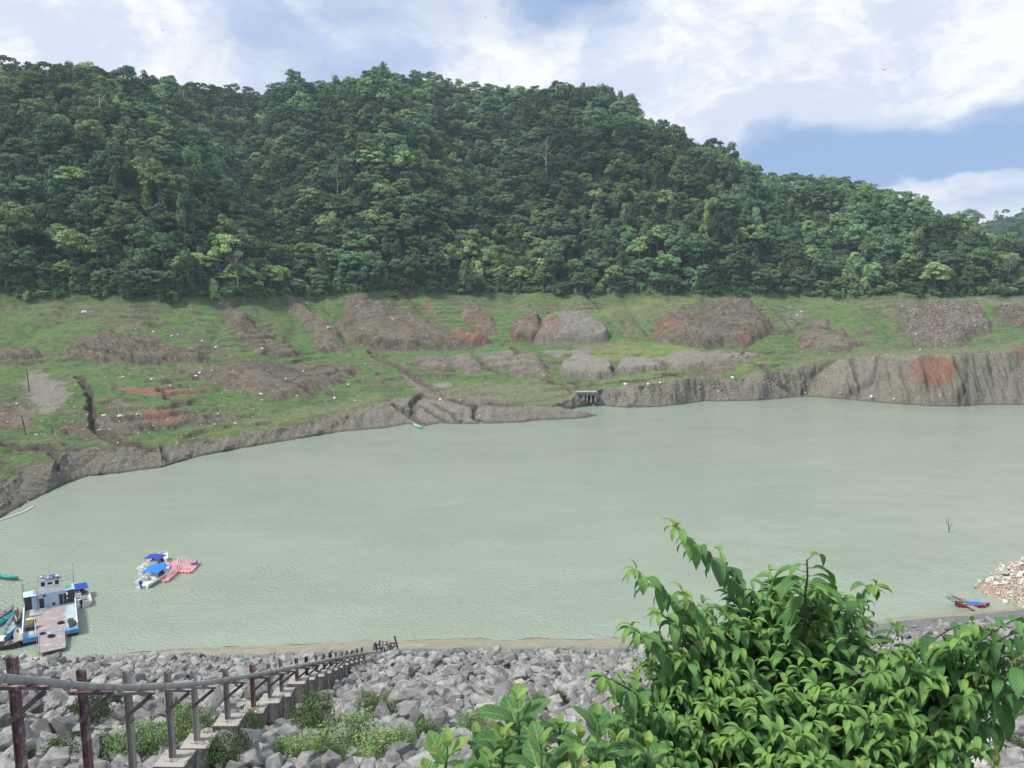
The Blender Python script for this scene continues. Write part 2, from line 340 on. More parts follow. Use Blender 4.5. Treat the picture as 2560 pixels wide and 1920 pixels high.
patch([(2236, 795), (2260, 775), (2330, 766), (2400, 768), (2450, 772), (2476, 800), (2476, 830), (2430, 845), (2400, 872), (2330, 876), (2290, 860), (2260, 830)], h=5.5, wdt=6, soil=1, crag=1, grey=.35)
patch([(2300, 790), (2360, 780), (2390, 850), (2320, 860)], red=.35)
patch([(2480, 765), (2560, 765), (2700, 770), (2700, 840), (2590, 826), (2510, 800)], h=4, soil=1, crag=.9)
patch([(2420, 738), (2560, 745), (2560, 762), (2430, 752)], soil=.5, grey=.4)
# lower terraces
patch([(1400, 945), (1408, 915), (1430, 898), (1480, 897), (1525, 915), (1546, 935), (1530, 948), (1450, 958)], h=3.4, wdt=3, grey=1, soil=1)
patch([(1540, 938), (1545, 915), (1580, 903), (1640, 900), (1668, 925), (1640, 932), (1580, 940)], h=3.0, wdt=3, grey=1, soil=1)
patch([(1636, 895), (1700, 882), (1790, 884), (1870, 880), (1900, 890), (1860, 905), (1780, 918), (1690, 925)], h=1.6, grey=.8, soil=1)
patch([(1710, 935), (1760, 912), (1830, 900), (1860, 912), (1800, 940)], soil=.9, red=.15)
patch([(1010, 905), (1040, 890), (1110, 890), (1135, 925), (1080, 930)], h=1.6, soil=.9, grey=.3)
patch([(1110, 895), (1180, 885), (1225, 930), (1170, 938)], h=1.8, soil=1, grey=.4)
patch([(1190, 885), (1290, 878), (1300, 910), (1260, 928), (1210, 905)], h=1.4, soil=.9, grey=.5)
patch([(1262, 935), (1290, 900), (1320, 882), (1350, 890), (1375, 925), (1370, 945), (1300, 948)], h=2.2, soil=.95, tan=.3)
patch([(1340, 876), (1400, 868), (1490, 870), (1480, 880), (1400, 892)], soil=.8, grey=.7)
patch([(400, 930), (520, 918), (700, 912), (880, 908), (900, 925), (860, 955), (780, 990), (700, 1000), (620, 985), (520, 955)], h=1.8, wdt=6, soil=.9, crag=.15)
patch([(280, 968), (330, 962), (420, 968), (520, 974), (500, 982), (420, 985), (330, 980)], soil=.9, red=.8)
patch([(60, 935), (110, 925), (180, 985), (150, 1030), (105, 1038), (60, 990)], soil=.8, grey=.9)
patch([(-100, 1000), (0, 1000), (80, 1010), (110, 1060), (60, 1070), (-100, 1075)], soil=.9)
patch([(120, 1085), (160, 1062), (260, 1045), (340, 1030), (470, 1030), (620, 1030), (560, 1060), (440, 1070), (330, 1085), (200, 1098)], h=1.0, soil=.95, crag=.3)
patch([(350, 1042), (400, 1032), (450, 1040), (440, 1072), (380, 1068)], red=.75, soil=1)
patch([(250, 1000), (330, 990), (360, 1020), (300, 1045), (250, 1030)], soil=.6)
patch([(200, 1095), (320, 1105), (390, 1122), (330, 1125), (250, 1110)], soil=.8, tan=.4)
patch([(100, 935), (165, 930), (230, 950), (190, 975), (120, 960)], soil=.5)
patch([(440, 1015), (620, 995), (700, 990), (600, 1030)], soil=.4)
# collapsed delta
patch([(1000, 940), (1060, 955), (1100, 978), (1180, 985), (1260, 998), (1275, 1020), (1200, 1050), (1050, 1056), (940, 1050), (900, 1030), (1010, 1000), (1060, 985), (1020, 960)], soil=1, tan=.3)
patch([(990, 925), (1025, 940), (1090, 965), (1060, 970), (1000, 950)], soil=.8)
patch([(1100, 975), (1230, 960), (1450, 968), (1480, 1000), (1400, 1012), (1280, 1016), (1180, 985)], tan=.9)
patch([(860, 1040), (960, 1015), (1060, 985), (950, 1000), (820, 1040)], tan=.6)
patch([(700, 1030), (900, 990), (980, 985), (900, 1015), (720, 1060), (600, 1078), (580, 1060)], tan=.45, lime=.4)
patch(E(1105, 965, 20, 7), grey=1, soil=1)
patch([(1230, 985), (1300, 985), (1290, 992), (1230, 992)], soil=.6)
# green benches
patch([(1430, 905), (1440, 868), (1560, 852), (1700, 862), (1790, 868), (1720, 880), (1640, 892), (1540, 905)], lime=.9)
patch([(1340, 790), (1420, 772), (1600, 745), (1760, 750), (1700, 765), (1560, 790), (1400, 792)], lime=.6)
patch([(1500, 962), (1700, 935), (1900, 915), (2000, 905), (1900, 900), (1700, 925), (1500, 950)], lime=.6)
patch([(1120, 960), (1300, 955), (1420, 950), (1300, 975), (1150, 970)], lime=.5)
patch([(380, 1110), (560, 1060), (760, 1020), (860, 1010), (760, 1045), (560, 1085), (420, 1120)], lime=.45)
patch([(1900, 935), (2000, 900), (2150, 880), (2300, 876), (2500, 860), (2560, 850), (2560, 872), (2240, 888), (2100, 890), (2000, 915)], tan=.6)
patch([(2000, 748), (2200, 748), (2400, 745), (2560, 750), (2560, 760), (2250, 765), (2060, 758)], tan=.4, lime=.3)
# cliff colours
patch([(2275, 905), (2300, 897), (2370, 896), (2388, 915), (2370, 945), (2340, 965), (2300, 958), (2276, 940)], warp=.3, red=1.6)
patch([(2535, 870), (2700, 860), (2700, 895), (2540, 892)], warp=.3, red=.9)
patch([(1850, 945), (2100, 892), (2400, 886), (2700, 870), (2700, 1015), (2300, 1010), (2000, 990), (1850, 1000)], warp=.5, tan=.85)
patch([(1560, 965), (1750, 940), (1850, 945), (1850, 1000), (1560, 1015)], warp=.5, tan=.55)
patch([(2060, 950), (2130, 945), (2140, 962), (2080, 962)], warp=.3, tan=.8); patch([(2250, 968), (2400, 965), (2400, 980), (2280, 984)], warp=.3, tan=.7)

def groove(pts, wd, dp, **ms):
    P = np.array([hit(*p) for p in pts]); lo = P.min(0) - 8; hi = P.max(0) + 8
    idx = np.where((GX > lo[0]) & (GX < hi[0]) & (GY > lo[1]) & (GY < hi[1]) & (GS > 1.05)); x = GX[idx] + .6 * wx[idx]; y = GY[idx] + .6 * wyv[idx]; d = np.full(x.shape, 1e9)
    for i in range(len(P) - 1):
        a, b = P[i], P[i + 1]; e = b - a; t = np.clip(((x - a[0]) * e[0] + (y - a[1]) * e[1]) / max(e @ e, 1e-9), 0, 1)
        d = np.minimum(d, np.hypot(x - a[0] - t * e[0], y - a[1] - t * e[1]))
    f = 1 - sst(d, wd * .3, wd * .75); GZ[idx] -= dp * 1.2 * f
    for k, v in dict(soil=.9, crack=.6, **ms).items(): M[k][idx] = np.maximum(M[k][idx], v * (1 - sst(d, wd * .35, wd * 1.0)))
groove([(190, 945), (215, 968), (222, 990), (235, 1010), (228, 1030), (240, 1045), (242, 1065), (238, 1080)], 1.7, 2.2)
groove([(238, 1080), (270, 1095), (310, 1112), (370, 1125)], 1.8, 1.5)
groove([(250, 1078), (300, 1100), (390, 1130)], 1.0, .9)
groove([(395, 970), (420, 990), (455, 1010)], 1.0, .9); groove([(640, 925), (720, 965), (780, 985)], .8, .7); groove([(700, 925), (800, 970), (830, 990)], .7, .6)
groove([(610, 922), (670, 920)], .7, .8); groove([(370, 955), (440, 957)], .7, .8); groove([(480, 1005), (540, 1008)], .6, .6)
groove([(930, 880), (950, 900), (1000, 925), (1060, 960), (1090, 975)], 2.6, 1.6, tan=.3)
groove([(1060, 985), (1030, 1010), (1040, 1040)], 2.2, 1.8); groove([(1130, 1000), (1180, 1015), (1220, 1010), (1290, 1015)], 1.4, 1.2); groove([(980, 1010), (1020, 1030), (1060, 1056)], 1.6, 1.4)
groove([(1080, 1005), (1130, 1030), (1150, 1050)], 1.2, 1.2); groove([(1190, 1015), (1180, 1040), (1200, 1055)], 1.4, 1.5); groove([(1010, 1015), (1060, 1020), (1120, 1050)], 1.1, 1.2)
groove([(1280, 868), (1300, 880), (1320, 892)], 1.8, 1.2); groove([(1180, 890), (1220, 915), (1260, 935)], 1.0, .8); groove([(1360, 808), (1348, 835), (1338, 850)], 1.2, 1.6)
groove([(1350, 950), (1400, 960), (1430, 978)], 1.3, 1.2); groove([(1430, 962), (1500, 962), (1600, 950), (1700, 935)], .9, .6)
groove([(1538, 925), (1530, 938)], 2.0, 1.6); groove([(1660, 905), (1668, 925)], 1.0, 1.0)
groove([(2000, 800), (1960, 830), (1900, 850), (1860, 870), (1850, 895)], 1.5, 1.1, tan=.6)
groove([(1880, 905), (1930, 945), (1990, 990)], 2.0, 1.8); groove([(2080, 900), (2030, 940), (2010, 985)], 2.2, 2.0); groove([(2130, 897), (2150, 960), (2145, 995)], 1.6, 1.4)
groove([(2200, 895), (2180, 950), (2110, 1000)], 1.3, 1.1); groove([(0, 1105), (80, 1112), (130, 1125), (140, 1150), (150, 1170)], 1.4, 1.2); groove([(420, 1150), (400, 1120)], 1.2, .9)
groove([(340, 868), (420, 880), (490, 895)], 1.8, 1.5); groove([(160, 875), (230, 890), (300, 905)], 1.6, 1.3); groove([(2390, 905), (2410, 960), (2400, 1000)], 2.0, 1.8)
groove([(1460, 735), (1500, 770)], 1.5, 1.2); groove([(1010, 735), (1060, 790)], 1.0, .7)
# the low gravel spit that runs out to the right of the collapsed bank
spit = [(1240, 1052), (1330, 1046), (1400, 1045), (1450, 1044), (1500, 1040)]
P = [at(x, y, z=.3) for x, y in spit]; hw = [6.5, 5.5, 4.6, 3.2, .6]; hh = [4.2, 4.4, 3.8, 2.4, .1]
idx = np.where((GX > P[0].x - 12) & (GX < P[-1].x + 10) & (GY > 255) & (GY < 300) & (GS < 2.3)); x = GX[idx]; y = GY[idx] + 3.5
best = np.full(x.shape, -9.)
SPIT = []
for i in range(len(P) - 1):
    a, b = P[i], P[i + 1]
    for k in range(12):
        t = k / 12; SPIT.append((a.x + (b.x - a.x) * t, a.y + (b.y - a.y) * t, hw[i] + (hw[i + 1] - hw[i]) * t, hh[i] + (hh[i + 1] - hh[i]) * t))
# slope and automatic soil on steep faces
dZy = np.gradient(GZ, axis=1) / np.maximum(np.gradient(GYc, axis=1), .05)
st = sst(np.abs(dZy) + .10 * fbm(GX / 4, GY / 4, 151, 3), .62, .95)
M['soil'] = np.maximum(M['soil'], st * (GS < 4.0) * (GS > 1.9) * .8)
incl = (GS < 2.02 + .02 * fbm(GX / 3, GY / 9, 7, 2))
M['soil'] = np.where(incl, 1, M['soil']); M['grey'] = np.where(incl, np.maximum(M['grey'], .55 + .3 * fbm(GX / 22, GY / 60, 161, 3)), M['grey']); M['crag'] = np.where(incl, .35, M['crag'])
M['lime'] = np.where(incl, 0, M['lime'])
bare = sst(fbm(GX / 26, GY / 14, 171, 4) - .05 * (GS < 3) + .12, .05, .5) * .48
M['soil'] = np.maximum(M['soil'], np.where((GS > 2) & (GS < 4), bare, 0))
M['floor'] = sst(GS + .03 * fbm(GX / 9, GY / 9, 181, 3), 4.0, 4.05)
cr = M['crag'] * (GS > 1)
GZ = GZ + cr * (np.abs(fbm(GX / 3.2 + GY / 5, GY / 3.6, 191, 4)) - .3) * 4.2 * np.where(GS < 2, .5, 1.0)
V = np.stack([AA * GY, GYc, GZ], -1)
V[..., 0] += cliffw * 0
nc, nr = GY.shape
I = np.arange(nc * nr).reshape(nc, nr)
FQ = np.stack([I[:-1, :-1], I[1:, :-1], I[1:, 1:], I[:-1, 1:]], -1).reshape(-1, 4)

m_ter, t = mat('bank_ground', .9, .15)
P_ = t.n('ShaderNodeTexCoord').outputs['Object']
def attr(n):
    a = t.n('ShaderNodeAttribute', {'attribute_name': n}); s_ = t.n('ShaderNodeSeparateColor', None, Color=a.outputs['Color']); return s_.outputs[0], s_.outputs[1], s_.outputs[2], a.outputs['Alpha']
soil, grey, red, lime = attr('mA'); tan_, crack, floor_, crag = attr('mB')
nE = t.noise(P_, .30, 8, .72); nF = t.noise(t.scale(P_, (1, 1, 3)), .16, 6, .65); nA = t.noise(P_, .09, 6, .6); nB = t.noise(P_, .5, 6, .65); nC = t.noise(P_, 2.2, 5, .7); nD = t.noise(t.scale(P_, (.25, .25, 2.2)), 1.3, 4, .7)
grass = t.mix(t.step(nA, .38, .62), (.098, .212, .070), (.158, .285, .090))
grass = t.mix(t.step(nB, .40, .68), grass, (.225, .295, .120))
grass = t.mix(t.math('MULTIPLY', t.step(nC, .5, .75), .55), grass, (.045, .105, .042))
grass = t.mix(t.math('MULTIPLY', t.step(nE, .50, .64), .75), grass, (.060, .120, .050)); grass = t.mix(t.math('MULTIPLY', t.step(nE, .46, .34), .60), grass, (.25, .26, .14)); grass = t.mix(t.math('MULTIPLY', t.step(nF, .55, .68), .55), grass, (.20, .165, .12))
grass = t.mix(t.math('MULTIPLY', lime, t.lin(nB, .3, .7, .5, 1)), grass, (.31, .38, .13))
grass = t.mix(t.math('MULTIPLY', tan_, t.step(nB, .25, .6)), grass, (.31, .30, .20))
band = t.n('ShaderNodeTexWave', {'bands_direction': 'Z'}, Vector=P_, Scale=1.15, Distortion=5.0, Detail=3); band.inputs['Detail Scale'].default_value = .35
grass = t.mix(t.math('MULTIPLY', t.step(band.outputs['Fac'], .55, .95), .42), grass, (.21, .20, .13))
sl = t.mix(t.step(nA, .35, .65), (.215, .178, .130), (.315, .272, .205))
sl = t.mix(t.step(nC, .42, .72), sl, (.135, .108, .080)); sl = t.mix(t.math('MULTIPLY', t.step(nB, .52, .72), .6), sl, (.39, .345, .265))
sl = t.mix(t.math('MULTIPLY', t.step(nE, .50, .62), .65), sl, (.12, .10, .08)); sl = t.mix(t.math('MULTIPLY', t.step(nE, .45, .34), .55), sl, (.42, .37, .29)); sl = t.mix(t.math('MULTIPLY', t.step(nF, .56, .66), .45), sl, (.14, .16, .075))
sl = t.mix(t.math('MULTIPLY', grey, .72), sl, t.mix(t.step(nC, .38, .68), (.47, .455, .40), (.29, .275, .24)))
sl = t.mix(t.math('MULTIPLY', red, t.math('MULTIPLY', t.step(nB, .22, .50), t.lin(nC, .3, .7, 1.3, .7))), sl, (.38, .20, .135))
sl = t.mix(t.math('MULTIPLY', t.math('MULTIPLY', tan_, .6), t.math('SUBTRACT', 1.0, red, True)), sl, (.42, .385, .30))
vor = t.n('ShaderNodeTexVoronoi', None, Vector=P_, Scale=1.05); vs_ = t.math('LESS_THAN', vor.outputs['Distance'], .21)
vsel = t.math('MULTIPLY', vs_, t.step(t.n('ShaderNodeSeparateColor', None, Color=vor.outputs['Color']).outputs[0], .72, .78))
sl = t.mix(t.math('MULTIPLY', vsel, .8), sl, (.46, .45, .43))
cragc = t.n('ShaderNodeTexVoronoi', {'feature': 'DISTANCE_TO_EDGE'}, Vector=t.vmath('ADD', t.scale(P_, (1, 1, 1.6)), t.scale(t.n('ShaderNodeTexNoise', None, Vector=P_, Scale=.8).outputs['Color'], (2.5, 2.5, 2.5))), Scale=.5)
sl = t.mix(t.math('MULTIPLY', t.math('MULTIPLY', crag, .75), t.step(cragc.outputs['Distance'], .10, .0)), sl, (.07, .058, .052))
sl = t.mix(t.math('MULTIPLY', t.math('MULTIPLY', crag, crag), t.step(t.noise(P_, .9, 3, .6), .50, .66)), sl, (.42, .38, .35))
msk = t.step(t.math('ADD', soil, t.lin(t.math('ADD', t.math('MULTIPLY', nB, .55), t.math('MULTIPLY', nC, .45)), .25, .75, -.62, .62)), .40, .58)
stv = t.noise(t.scale(P_, (1.0, .35, .10)), 1.5, 5, .7)
stp_ = t.n('ShaderNodeSeparateXYZ', None, Vector=t.n('ShaderNodeNewGeometry').outputs['Normal']).outputs[2]; steep = t.step(stp_, .93, .70)
sl = t.mix(t.math('MULTIPLY', steep, t.math('MULTIPLY', t.step(stv, .50, .70), .42)), sl, (.50, .47, .40)); sl = t.mix(t.math('MULTIPLY', steep, t.math('MULTIPLY', t.step(stv, .46, .34), .5)), sl, (.11, .098, .085))
c = t.mix(msk, grass, sl)
c = t.mix(t.math('MULTIPLY', crack, .65), c, (.085, .068, .058))
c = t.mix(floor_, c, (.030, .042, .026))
zz = t.n('ShaderNodeSeparateXYZ', None, Vector=P_).outputs[2]
c = t.mix(t.math('MULTIPLY', t.step(t.math('ADD', zz, t.lin(nC, 0, 1, -.25, .25)), .75, .1), .6), c, (.085, .078, .068))      # damp foot of the bank
setc(t, c)
hgt = t.math('ADD', t.math('ADD', t.math('MULTIPLY', nC, 1.0), t.math('MULTIPLY', nE, 2.2)), t.math('ADD', t.math('MULTIPLY', nD, .5), t.math('MULTIPLY', t.noise(P_, 6, 3, .7), .35)))
setbump(t, t.math('ADD', hgt, t.math('MULTIPLY', band.outputs['Fac'], .25)), 1.0, .9)
me = np_mesh('hillside', V.reshape(-1, 3), FQ, [m_ter], smooth=True)
vattr(me, 'mA', np.stack([M['soil'], M['grey'], M['red'], M['lime']], -1).reshape(-1, 4)); vattr(me, 'mB', np.stack([M['tan'], M['crack'], M['floor'], M['crag']], -1).reshape(-1, 4))
tag(link('hillside', me), kind='structure')

def ground_z(X, Y):
    a = X / Y; c = int(np.clip(np.searchsorted(A, a), 0, nc - 1)); return float(np.interp(Y, GYc[c], GZ[c]))
def hit3(px, py):
    """like hit() but on the finished relief"""
    u = (px - 1280) / F; v = (py - 960) / F; a = u / (cp - v * sp); T = T_of(py)
    c = int(np.clip(np.searchsorted(A, a), 0, nc - 1)); tt = (EYE - GZ[c]) / GYc[c]; tt = np.where(GS[c] < 1, 9, tt); r = int(np.argmax(tt <= T)); return Vector((a * GYc[c, r], GYc[c, r], GZ[c, r]))

# gravel spit: its own little sheet of ground rising from the water
n1, n2 = len(SPIT), 17; SV = []
for (x, y, hwid, hgt_) in SPIT + [(P[-1].x + 1.2, P[-1].y - .2, .1, 0)]:
    for j in range(n2):
        q = j / (n2 - 1) * 2 - 1; yy = y + 4.0 + q * (hwid + 2)
        z = hgt_ * (1 - abs(q) ** 1.6 * 1.25) - .25 + .5 * fbm(np.array([x / 1.3]), np.array([yy / 1.3]), 3, 3)[0] * (hgt_ > .5); SV.append((x, yy, z))
I2 = np.arange((n1 + 1) * n2).reshape(n1 + 1, n2); FQ2 = np.stack([I2[:-1, :-1], I2[1:, :-1], I2[1:, 1:], I2[:-1, 1:]], -1).reshape(-1, 4)
me = np_mesh('gravel_spit', SV, FQ2, [m_ter], smooth=True)
vattr(me, 'mA', np.tile([1, .75, 0, 0], (len(SV), 1))); vattr(me, 'mB', np.tile([.1, 0, 0, .4], (len(SV), 1)))
tag(link('gravel_spit', me), kind='structure')

# distant hill on the right and its haze-blue wood
m_far, t = mat('far_wood', .95, .05); P_ = t.n('ShaderNodeTexCoord').outputs['Object']
setc(t, t.mix(t.step(t.noise(P_, .06, 6, .7), .35, .65), (.022, .04, .022), (.06, .085, .045)))
fa = np.linspace(.38, 1.25, 300); rows = np.linspace(0, 1, 40)
FX, FR = np.meshgrid(fa, rows, indexing='ij')
pxf = 1280 + F * fa; ry = np.interp(pxf, [1900, 2330, 2400, 2440, 2500, 2540, 2700, 3000, 3600], [600, 548, 537, 540, 528, 516, 500, 480, 500])
crest = np.array([EYE - 1150 * T_of(y) for y in ry]); FYY = 700 + FR * 450
FZ = crest[:, None] * (FR ** .8) * 1.0 + 8 * fbm(FX * 90, FR * 9, 201, 4) + 4 * fbm(FX * 500, FR * 40, 203, 2)
V = np.stack([FX * FYY, FYY, FZ - 6], -1).reshape(-1, 3); I3 = np.arange(300 * 40).reshape(300, 40)
FAR_G = (fa, FYY, FZ - 6)
tag(link('distant_hill', np_mesh('distant_hill', V, np.stack([I3[:-1, :-1], I3[1:, :-1], I3[1:, 1:], I3[:-1, 1:]], -1).reshape(-1, 4), [m_far], True)), kind='structure')
# ------------------------------------------------------------------ water, lake bed
m_wat, t = mat('reservoir_water', .10, .5); P_ = t.n('ShaderNodeTexCoord').outputs['Object']
n0 = t.noise(t.scale(P_, (1, 1.6, 1)), .012, 4, .55); n00 = t.noise(t.scale(P_, (1, 2.2, 1)), .05, 4, .6)
c = t.mix(t.step(n0, .35, .65), (.262, .315, .240), (.288, .340, .262)); c = t.mix(t.math('MULTIPLY', t.step(n00, .45, .7), .35), c, (.31, .375, .30)); setc(t, c)
wp = t.n('ShaderNodeTexNoise', None, Vector=P_, Scale=.05, Detail=3).outputs['Color']
Pw = t.vmath('ADD', P_, t.scale(wp, (14, 14, 0)))
rot1 = t.n('ShaderNodeVectorRotate', {'rotation_type': 'Z_AXIS'}, Vector=Pw, Angle=math.radians(32)).outputs[0]
rot2 = t.n('ShaderNodeVectorRotate', {'rotation_type': 'Z_AXIS'}, Vector=Pw, Angle=math.radians(-24)).outputs[0]
w1 = t.noise(t.scale(rot1, (.6, 1.7, 1)), 1.5, 3, .5); w2 = t.noise(t.scale(rot2, (.6, 1.5, 1)), 2.6, 2, .5); w3 = t.noise(t.scale(P_, (1, 1.3, 1)), 3.6, 2, .5)
gust = t.lin(t.noise(t.scale(P_, (1, 1.8, 1)), .018, 3, .6), .32, .68, .25, 1.0)
hh_ = t.math('ADD', t.math('ADD', t.math('MULTIPLY', w1, 1.0), t.math('MULTIPLY', w2, .55)), t.math('MULTIPLY', w3, .22))
setbump(t, t.math('MULTIPLY', hh_, gust), .85, .34)
tag(link('water', np_mesh('water', [(-1500, 40, 0), (1500, 40, 0), (1500, 1300, 0), (-1500, 1300, 0)], [(0, 1, 2, 3)], [m_wat])), kind='structure')
m_bed = simple('lake_bed_mud', (.16, .14, .11), .95)
tag(link('ground', np_mesh('ground', [(-4000, -200, -9), (4000, -200, -9), (4000, 6000, -9), (-4000, 6000, -9)], [(0, 1, 2, 3)], [m_bed])), kind='structure')

# ------------------------------------------------------------------ near side: rockfill dam slope, beach, rubble point
NWL = curve([(x, y, None, 0) for x, y in [(-1200, 1700), (-500, 1670), (0, 1655), (150, 1642), (300, 1630), (500, 1616), (700, 1607), (900, 1600), (1200, 1594), (1500, 1593), (1800, 1580), (2050, 1562), (2200, 1548), (2400, 1530), (2900, 1500), (3600, 1470)]])
SLOPE = .432
def dam_z(X, Y):
    X = np.asarray(X, float); Y = np.asarray(Y, float)
    yw = np.interp(X / np.maximum(Y, 1), NWL[0], NWL[1]) + .5 * fbm(X / 5, Y * 0 + 1, 211, 3)
    yw = np.where(Y < 60, np.interp(X / 80, NWL[0], NWL[1]) * 0 + 102, yw); yw = np.where((Y >= 60) & (Y < 85), 102 + (yw - 102) * (Y - 60) / 25, yw)
    d = yw - Y
    z = np.where(d > 0, d * SLOPE - .35 * np.exp(-((d - 1.2) / 1.2) ** 2) * (d > 0), d * .3)
    z = z + .22 * fbm(X / 2.5, Y / 2.5, 221, 3) * np.clip(d / 3, 0, 1) + .5 * fbm(X / 11, Y / 11, 231, 3) * np.clip((d - 15) / 20, 0, 1) * np.clip(Y / 30, .2, 1)
    return z
xs = np.linspace(-150, 150, 500); ys = np.concatenate([np.linspace(-12, 70, 160), np.linspace(70, 118, 240)[1:]])
XX, YY = np.meshgrid(xs, ys, indexing='ij'); ZZ = dam_z(XX, YY); ZZ = np.where(YY < 0, 43.9, ZZ)
I4 = np.arange(XX.size).reshape(XX.shape)
m_dam, t = mat('dam_earth', .95, .1); P_ = t.n('ShaderNodeTexCoord').outputs['Object']
nB = t.noise(P_, .6, 6, .65); nC = t.noise(P_, 4, 4, .7); zz = t.n('ShaderNodeSeparateXYZ', None, Vector=P_).outputs[2]
beach = t.mix(t.step(nB, .35, .65), (.26, .245, .185), (.35, .33, .26)); beach = t.mix(t.math('MULTIPLY', t.step(nC, .5, .7), .5), beach, (.20, .185, .145))
gravel = t.mix(t.step(nC, .4, .65), (.13, .13, .13), (.25, .25, .245))
c = t.mix(t.step(t.math('ADD', zz, t.lin(nB, 0, 1, -2.5, 2.5)), 8.2, 10.5), beach, gravel)
c = t.mix(t.step(t.math('ADD', zz, t.lin(nB, 0, 1, -.35, .35)), 2.1, 1.3), c, (.12, .095, .068)); setc(t, c); setbump(t, nC, .6, .12)
tag(link('embankment', np_mesh('embankment', np.stack([XX, YY, ZZ], -1).reshape(-1, 3), np.stack([I4[:-1, :-1], I4[1:, :-1], I4[1:, 1:], I4[:-1, 1:]], -1).reshape(-1, 4), [m_dam], True)), kind='structure')

# rubble point on the right
cR = at(2715, 1492, z=0); 
def point_z(X, Y):
    d = np.hypot((X - cR.x - 2) / 20.0, (Y - cR.y) / 14.0) + .10 * fbm(X / 3.5, Y / 3.5, 241, 3)
    return 7.5 * sst(1 - d, -.05, .75) - 1.2 + .35 * fbm(X / 1.2, Y / 1.2, 251, 3)
xs = np.linspace(cR.x - 26, cR.x + 40, 200); ys = np.linspace(cR.y - 26, cR.y + 20, 160); XX, YY = np.meshgrid(xs, ys, indexing='ij'); ZZ = point_z(XX, YY)
I5 = np.arange(XX.size).reshape(XX.shape)
m_rub, t = mat('rubble_earth', .95, .1); P_ = t.n('ShaderNodeTexCoord').outputs['Object']
nB = t.noise(P_, .35, 5, .6); nC = t.noise(P_, 3.5, 5, .75)
c = t.mix(t.step(nC, .42, .58), (.52, .47, .40), (.20, .155, .13)); c = t.mix(t.math('MULTIPLY', t.step(nB, .45, .62), .8), c, t.mix(t.step(nC, .45, .6), (.42, .30, .235), (.24, .12, .085))); setc(t, c); setbump(t, nC, 1, .25)
tag(link('rubble_point', np_mesh('rubble_point', np.stack([XX, YY, ZZ], -1).reshape(-1, 3), np.stack([I5[:-1, :-1], I5[1:, :-1], I5[1:, 1:], I5[:-1, 1:]], -1).reshape(-1, 4), [m_rub], True)), kind='structure')

# ------------------------------------------------------------------ rocks
def rock_mesh(name, seed, mats, flat=.7, n=16, rough=.05):
    r = random.Random(seed); bm = bmesh.new()
    sx, sy, sz = r.uniform(.75, 1.25), r.uniform(.7, 1.1), flat * r.uniform(.75, 1.25)
    for i in range(n):
        v = Vector((r.gauss(0, 1), r.gauss(0, 1), r.gauss(0, 1))).normalized() * r.uniform(.8, 1.0)
        v = Vector([math.copysign(abs(q) ** .7, q) for q in v]); bm.verts.new((v.x * sx * .5, v.y * sy * .5, v.z * sz * .5))
    res = bmesh.ops.convex_hull(bm, input=bm.verts[:]); bmesh.ops.delete(bm, geom=list({g for g in res['geom_unused'] + res['geom_interior'] if isinstance(g, bmesh.types.BMVert)}), context='VERTS')
    bmesh.ops.dissolve_limit(bm, angle_limit=.2, verts=bm.verts[:], edges=bm.edges[:])
    bmesh.ops.bevel(bm, geom=bm.edges[:], offset=.022, segments=1, affect='EDGES', clamp_overlap=True)
    bmesh.ops.triangulate(bm, faces=bm.faces[:]); bmesh.ops.subdivide_edges(bm, edges=bm.edges[:], cuts=1, use_grid_fill=True)
    for v in bm.verts:
        v.co *= 1 + rough * mnoise.noise(v.co * 3.5 + Vector((seed, 0, 0))) * 2 + rough * .6 * mnoise.noise(v.co * 9 + Vector((seed, 3, 0)))
    me = bpy.data.meshes.new(name); bm.to_mesh(me); bm.free(); me.materials.append(mats); return me
def rock_mat(name, c1, c2, stain, seedw=0):
    m, t = mat(name, .88, .25); oi = t.n('ShaderNodeObjectInfo'); P_ = t.n('ShaderNodeTexCoord').outputs['Object']
    P_ = t.vmath('ADD', P_, t.scale(t.n('ShaderNodeCombineXYZ', None, X=oi.outputs['Random'], Y=oi.outputs['Random']).outputs[0], (40, 17, 0)))
    n1 = t.noise(P_, 2.2, 6, .65); n2 = t.noise(P_, 9, 5, .7); n3 = t.noise(t.scale(P_, (1, 1, 4)), 5, 4, .6)
    c = t.mix(t.step(n1, .3, .7), c1, c2); c = t.mix(t.math('MULTIPLY', t.step(n2, .48, .7), .45), c, tuple(x * .55 for x in c1)); c = t.mix(t.math('MULTIPLY', t.step(n3, .55, .72), .5), c, stain)
    c = t.mix(1.0, c, t.n('ShaderNodeCombineColor', None, Red=t.lin(oi.outputs['Random'], 0, 1, .62, 1.32), Green=t.lin(oi.outputs['Random'], 0, 1, .63, 1.31), Blue=t.lin(oi.outputs['Random'], 0, 1, .65, 1.27)).outputs[0], 'MULTIPLY')
    setc(t, c); setbump(t, t.math('ADD', n2, t.math('MULTIPLY', t.noise(P_, 25, 3, .7), .4)), .7, .05); return m
m_rock = rock_mat('grey_rock', (.175, .175, .172), (.335, .332, .322), (.44, .425, .39))
m_pale = rock_mat('pale_rock', (.52, .49, .42), (.72, .70, .64), (.45, .36, .28)); m_white = rock_mat('white_stone', (.27, .26, .245), (.42, .41, .38), (.35, .3, .25))
ROCKS = [rock_mesh('boulder', 300 + i, m_rock, flat=.55 + .25 * (i % 3), n=13 + i % 7) for i in range(16)]

